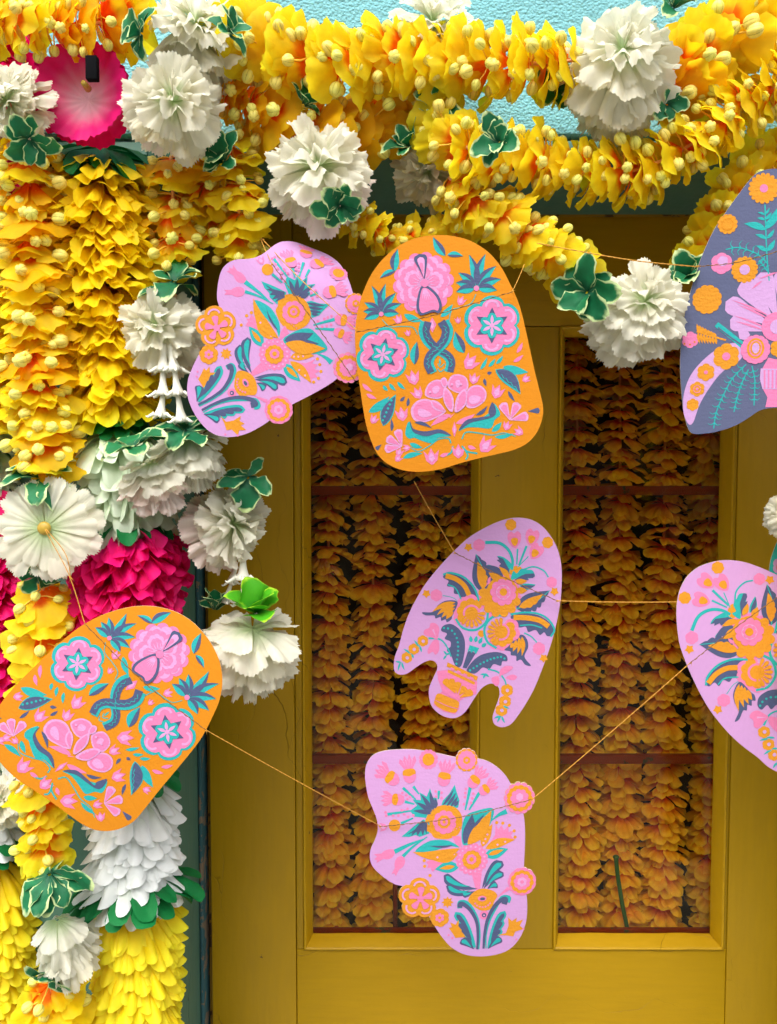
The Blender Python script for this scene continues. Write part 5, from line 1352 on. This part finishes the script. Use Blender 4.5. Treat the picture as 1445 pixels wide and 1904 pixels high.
LAYER, EPS = 0.00013, 0.0000022
def build_cutout(label, base, out, design, origin, k, depth, group=None, xf=None, edges=(), tilt=(0, 0), thick=0.0011, edge_col='PYPYY', bend=(0.004, 10), fold=None, zs=1.0):
    """xf = (pixel pivot before, pixel pivot after, rotation in degrees clockwise, scale) places the same sheet a second time"""
    xs = [p[0] for p in out]; ys = [p[1] for p in out]
    cx, cy = (min(xs) + max(xs)) / 2, (min(ys) + max(ys)) / 2
    px, py = origin[0] + cx / k, origin[1] + cy / k
    ang, sc = 0.0, 1.0
    if xf:
        (ax, ay), (bx, by), ang, sc = xf
        q = radians(ang); dx, dy = px - ax, py - ay
        px, py = bx + sc * (dx * cos(q) - dy * sin(q)), by + sc * (dx * sin(q) + dy * cos(q))
    # metres per print unit where the sheet hangs (the view looks slightly down, so this grows towards the bottom)
    u = ((P(px + 1, py, depth) - P(px - 1, py, depth)).length + (P(px, py + 1, depth) - P(px, py - 1, depth)).length) / 4 / k
    def loc(x, y): return ((x - cx) * u, -(y - cy) * u)
    names = ['L', 'N', 'O', 'C', 'P', 'K', 'T', 'S', 'Y', 'W']
    def ngon(bm, pts, y, mi, thick=0.0):
        clean = []
        for p in pts:
            if not clean or (abs(p[0] - clean[-1][0]) + abs(p[1] - clean[-1][1])) > 1e-6: clean.append(p)
        if len(clean) < 3: return
        vs_ = [bm.verts.new((x, y, z)) for x, z in clean]
        try: f = bm.faces.new(vs_)
        except ValueError: return
        f.material_index = mi
        f.normal_update()
        if f.normal.y > 0: f.normal_flip()
        if thick:
            r = bmesh.ops.extrude_face_region(bm, geom=[f])
            nv = [g for g in r['geom'] if isinstance(g, bmesh.types.BMVert)]
            bmesh.ops.translate(bm, verts=nv, vec=(0, -thick, 0))
    cell = 0.014
    half = max(max(xs) - min(xs), max(ys) - min(ys)) * u / 2
    bq = radians(bend[1]); bA = bend[0]
    def curl(x, z):
        a = (x * cos(bq) + z * sin(bq)) / half; b = (-x * sin(bq) + z * cos(bq)) / half
        return bA * (a * a + 0.25 * b * b + 0.3 * a * b)
    def finish(bm, name):
        # cut along one grid shared by sheet and print, then bend both alike
        for ax in (0, 2):
            lo = min(v.co[ax] for v in bm.verts); hi = max(v.co[ax] for v in bm.verts)
            for i in range(math.ceil(lo / cell), math.floor(hi / cell) + 1):
                no = (1, 0, 0) if ax == 0 else (0, 0, 1)
                bmesh.ops.bisect_plane(bm, geom=bm.verts[:] + bm.edges[:] + bm.faces[:], plane_co=(i * cell, 0, i * cell), plane_no=no, dist=1e-7)
        for f in bm.faces:
            f.normal_update()
            f.smooth = True
            if abs(f.normal.y) < 0.5: f.material_index = 10
        for v in bm.verts:
            x0, z0 = v.co.x, v.co.z
            if fold:        # one side rolls away from the viewer round a soft bend
                fx, fz, t0, kap = fold
                t0, kap = t0 * u * k, kap / (u * k)
                t = x0 * fx + z0 * fz - t0
                if t > 0:
                    q = min(t * kap, 1.45); r_ = (t - q / kap)
                    nt_, dy = sin(q) / kap + r_ * cos(q), (1 - cos(q)) / kap + r_ * sin(q)
                    v.co.x += fx * (nt_ - t); v.co.z += fz * (nt_ - t)
                    off = v.co.y
                    v.co.y = off * cos(q) + dy
                    v.co.x += fx * (-off) * sin(q); v.co.z += fz * (-off) * sin(q)
            v.co.y += curl(x0, z0)
        m = bpy.data.meshes.new(name); bmesh.ops.recalc_face_normals(bm, faces=bm.faces) if name == 'paper_cutout' or name == 'paper_flower' else None
        big = [f for f in bm.faces if len(f.verts) > 4]
        bmesh.ops.triangulate(bm, faces=big)
        bm.normal_update()
        bm.to_mesh(m); bm.free()
        m.set_sharp_from_angle(angle=radians(35))
        return m
    bm = bmesh.new()
    ngon(bm, [loc(*p) for p in sm2(out, 6)], thick / 2, 0, thick)
    m = finish(bm, 'paper_cutout')
    for c in [base] * 10: m.materials.append(CM[c])
    m.materials.append(M_edge)
    root = link('paper_cutout', m)
    root.location = P(px, py, depth)
    root.rotation_euler = (tilt[0], radians(ang), tilt[1])
    root.scale = (sc, sc, sc * zs)
    tag(root, label, 'paper cutout', group)
    top = -thick / 2
    for i, (x, y, r, n) in enumerate(edges):
        bm = bmesh.new()
        dd = Design().m('x').scal('P', x, y, r, n, .2 if n == 5 else .10, 1, 20 if n == 5 else 0)
        ngon(bm, [loc(*p) for p in dd.motifs[0][1][0][2]], thick / 2 + 0.0001 * (i + 1), 0, thick + 0.00012 + 0.0001 * (i + 1))
        m = finish(bm, 'paper_flower')
        for c in [edge_col[i]] * 10: m.materials.append(CM[c])
        m.materials.append(M_edge)
        link('paper_flower', m, root)
    cnt = 0
    for (nm, shapes) in design.motifs:
        bm = bmesh.new()
        for (c, lay, pts) in shapes:
            cnt += 1
            lift = 0.0002 if nm == 'printed_edge_flower' else 0.0
            ngon(bm, [loc(*p) for p in pts], top - lift - LAYER * lay - EPS * (cnt % 40), names.index(c))
        m = finish(bm, nm)
        for c in names: m.materials.append(CM[c])
        link(nm, m, root)
    return root

OD, FD, VD, MD = orange_design(), face_design(), vase_design(), mitten_design()
CG = 'printed paper cutouts strung across the door'
build_cutout('orange shield shaped cutout hanging at the top centre of the door', 'O', ORANGE_OUT, OD, (650, 430), 3.905, -0.25, CG, None, tilt=(radians(3), radians(-3)), bend=(0.007, 15))
build_cutout('tilted orange shield shaped cutout resting on the flower columns at lower left', 'O', ORANGE_OUT, OD, (650, 430), 3.905, -0.262, CG, ((829.3, 618.3), (249.0, 1303.0), 53.1, 0.985), tilt=(radians(-3), radians(3)), bend=(0.005, -40))
build_cutout('lilac flower covered face profile cutout at upper left, tucked behind the orange one', 'L', FACE_OUT, FD, (670, 1380), 4.25, -0.235, CG, ((857.7, 1575.7), (521.0, 631.0), 61.5, 1.0), FACE_EDGE, tilt=(radians(4), radians(4)), bend=(0.003, 60), fold=(-0.66, 0.75, 96, 0.0108))
build_cutout('lilac flower covered face profile cutout at the bottom centre below the others', 'L', FACE_OUT, FD, (670, 1380), 4.25, -0.14, CG, None, FACE_EDGE, tilt=(radians(2), radians(2)), bend=(0.005, 80), zs=1.04)
build_cutout('lilac three footed cutout with a printed vase, in front of the middle of the door', 'L', VASE_OUT, VD, (700, 950), 3.803, -0.14, CG, None, tilt=(radians(2), radians(-5)), bend=(0.006, 30), zs=1.035)
build_cutout('lilac three footed cutout cut off by the right picture edge', 'L', VASE_OUT, VD, (700, 950), 3.803, -0.17, CG, ((934.5, 1045.5), (1333.8, 1151.9), -68.3, 1.102), tilt=(radians(2), radians(-4)))
build_cutout('slate blue cutout with a flower vase at the upper right edge', 'N', MITTEN_OUT, MD, (1000, 310), 3.247, -0.232, CG, None, tilt=(radians(2), radians(-4)))
TD = Design()
TD.m('printed_rosette').scal('W', 60, 175, 40, 8, .12, 1).circ('O', 55, 180, 22, 2).m('printed_gold_flower').scal('Y', 40, 240, 36, 7, .15, 1).m('printed_leaf').leaf('S', 70, 260, 30, 300, 20, .1, 1)
build_cutout('turquoise cutout mostly hidden behind the lilac one at the right edge', 'C', [(60, 60), (20, 130), (8, 220), (16, 320), (60, 400), (140, 440), (230, 420), (290, 330), (300, 210), (260, 100), (170, 40)], TD, (1426, 960), 1.9, -0.155, CG)

# ------------------------------------------------------------------ golden twine
M_twine = plain_mat('golden_twine', srgb(196, 140, 48), rough=0.7, bump=0.2, scale=400)
M_twine_d = plain_mat('brown_stitch_twine', srgb(120, 84, 40), rough=0.8, bump=0.2, scale=400)
def twine(label, segs, w=2.1):
    """segs: list of ('run' | 'stitch', [(px, py, depth), ...])"""
    o0 = P(*segs[0][1][0])
    root = thing('twine', o0, label, 'string', 'golden twine the cutouts are sewn on')
    for kind, pts in segs:
        p = [P(*q) for q in pts]
        r = M(w, pts[0][2]) * 0.5
        length = sum((b - a).length for a, b in zip(p, p[1:]))
        fine = catmull(p, max(2, int(length / 0.0016 / max(1, len(p) - 1)))) if len(p) > 2 else [p[0].lerp(p[1], i / max(2, int(length / 0.0014))) for i in range(max(2, int(length / 0.0014)) + 1)]
        mb = MB()
        if kind == 'run':
            if len(p) == 2:     # a little slack
                n = len(fine) - 1
                fine = [f + Vector((0, 0, -0.0009 * 4 * (i / n) * (1 - i / n))) for i, f in enumerate(fine)]
            for ph in (0, pi):
                path, s = [], 0
                for i, f in enumerate(fine):
                    a = i * 0.75 + ph
                    path.append(f + Vector((0, cos(a), sin(a))) * r * 0.5)
                V, F = tube(path, r * 0.62, 5); mb.add(V, F)
            nm, mt = 'strand', M_twine
        else:
            d = (p[-1] - p[0]).normalized(); side = Vector((-d.z, 0, d.x))
            V, F = tube([f + Vector((0, -0.0002, 0)) for f in fine], r * 0.55, 5); mb.add(V, F)
            V, F = tube([f + side * (r * 1.0 * sin(i * 1.15)) + Vector((0, -0.0006, 0)) for i, f in enumerate(fine)], r * 0.5, 5); mb.add(V, F)
            nm, mt = 'stitch', M_twine_d
        mb.V = [v - o0 for v in mb.V]
        mb.build(nm, mt, root)
    # a small knot with two loose ends where the free run meets the seam
    rg = random.Random(len(segs) * 13 + int(segs[0][1][0][0]))
    for (k0, p0), (k1, p1) in zip(segs, segs[1:]):
        if k0 != k1:
            c = P(*(p0[-1] if k0 == 'run' else p1[0])) - o0 + Vector((0, -0.001, 0))
            r = M(w, p0[-1][2]) * 0.5
            mb = MB()
            V, F = tube([c + Vector((r * 1.5 * cos(a * 0.9), r * 0.9 * sin(a * 1.7), r * 1.5 * sin(a * 0.9))) for a in range(9)], r * 0.6, 5); mb.add(V, F)
            for e in range(2):
                d = Vector((rg.uniform(-1, 1), -0.3, rg.uniform(-1, 0.4))).normalized() * r * rg.uniform(5, 9)
                V, F = tube([c, c + d * 0.5 + Vector((0, 0, r)), c + d], [r * 0.5, r * 0.4, r * 0.2], 4); mb.add(V, F)
            mb.build('knot', M_twine, root)
    return root
def on(depth): return depth - 0.0045
twine('golden twine from the upper left flowers through the lilac face to the orange cutout', [
    ('run', [(486, 447, -.22), (507, 492, on(-.239))]), ('stitch', [(507, 492, on(-.239)), (585, 600, on(-.239)), (660, 708, on(-.239))]),
    ('run', [(490, 447, -.22), (560, 520, on(-.245)), (663, 614, on(-.253))]), ('stitch', [(663, 618, on(-.253)), (800, 588, on(-.255)), (952, 543, on(-.255))]), ('run', [(952, 543, on(-.255)), (975, 492, -.245)])])
twine('golden twine running in front of the white carnation to the slate cutout', [
    ('run', [(998, 452, -.235), (1120, 475, -.275), (1200, 487, -.275), (1296, 496, on(-.237))]), ('stitch', [(1296, 496, on(-.237)), (1370, 488, on(-.237)), (1460, 464, on(-.239))])])
twine('golden twine from below the orange cutout through the vase cutout to the right', [
    ('run', [(770, 895, -.12), (846, 1028, on(-.142))]), ('stitch', [(846, 1028, on(-.145)), (930, 1070, on(-.145)), (1036, 1117, on(-.148))]), ('run', [(1036, 1117, on(-.148)), (1268, 1119, -.165)])])
twine('golden twine from the flat carnation through the orange and lilac cutouts to the right edge', [
    ('run', [(84, 985, -.256), (128, 1068, -.262), (158, 1160, on(-.266))]), ('run', [(86, 984, -.256), (122, 1030, -.262), (132, 1075, -.262)]),
    ('stitch', [(158, 1160, on(-.266)), (270, 1270, on(-.266)), (384, 1358, on(-.266))]), ('run', [(384, 1358, on(-.266)), (706, 1535, on(-.142))]),
    ('stitch', [(706, 1537, on(-.143)), (850, 1520, on(-.143)), (990, 1486, on(-.144))]), ('run', [(990, 1486, on(-.144)), (1284, 1232, on(-.174))]), ('stitch', [(1284, 1232, on(-.176)), (1370, 1165, on(-.176)), (1460, 1100, on(-.176))])])
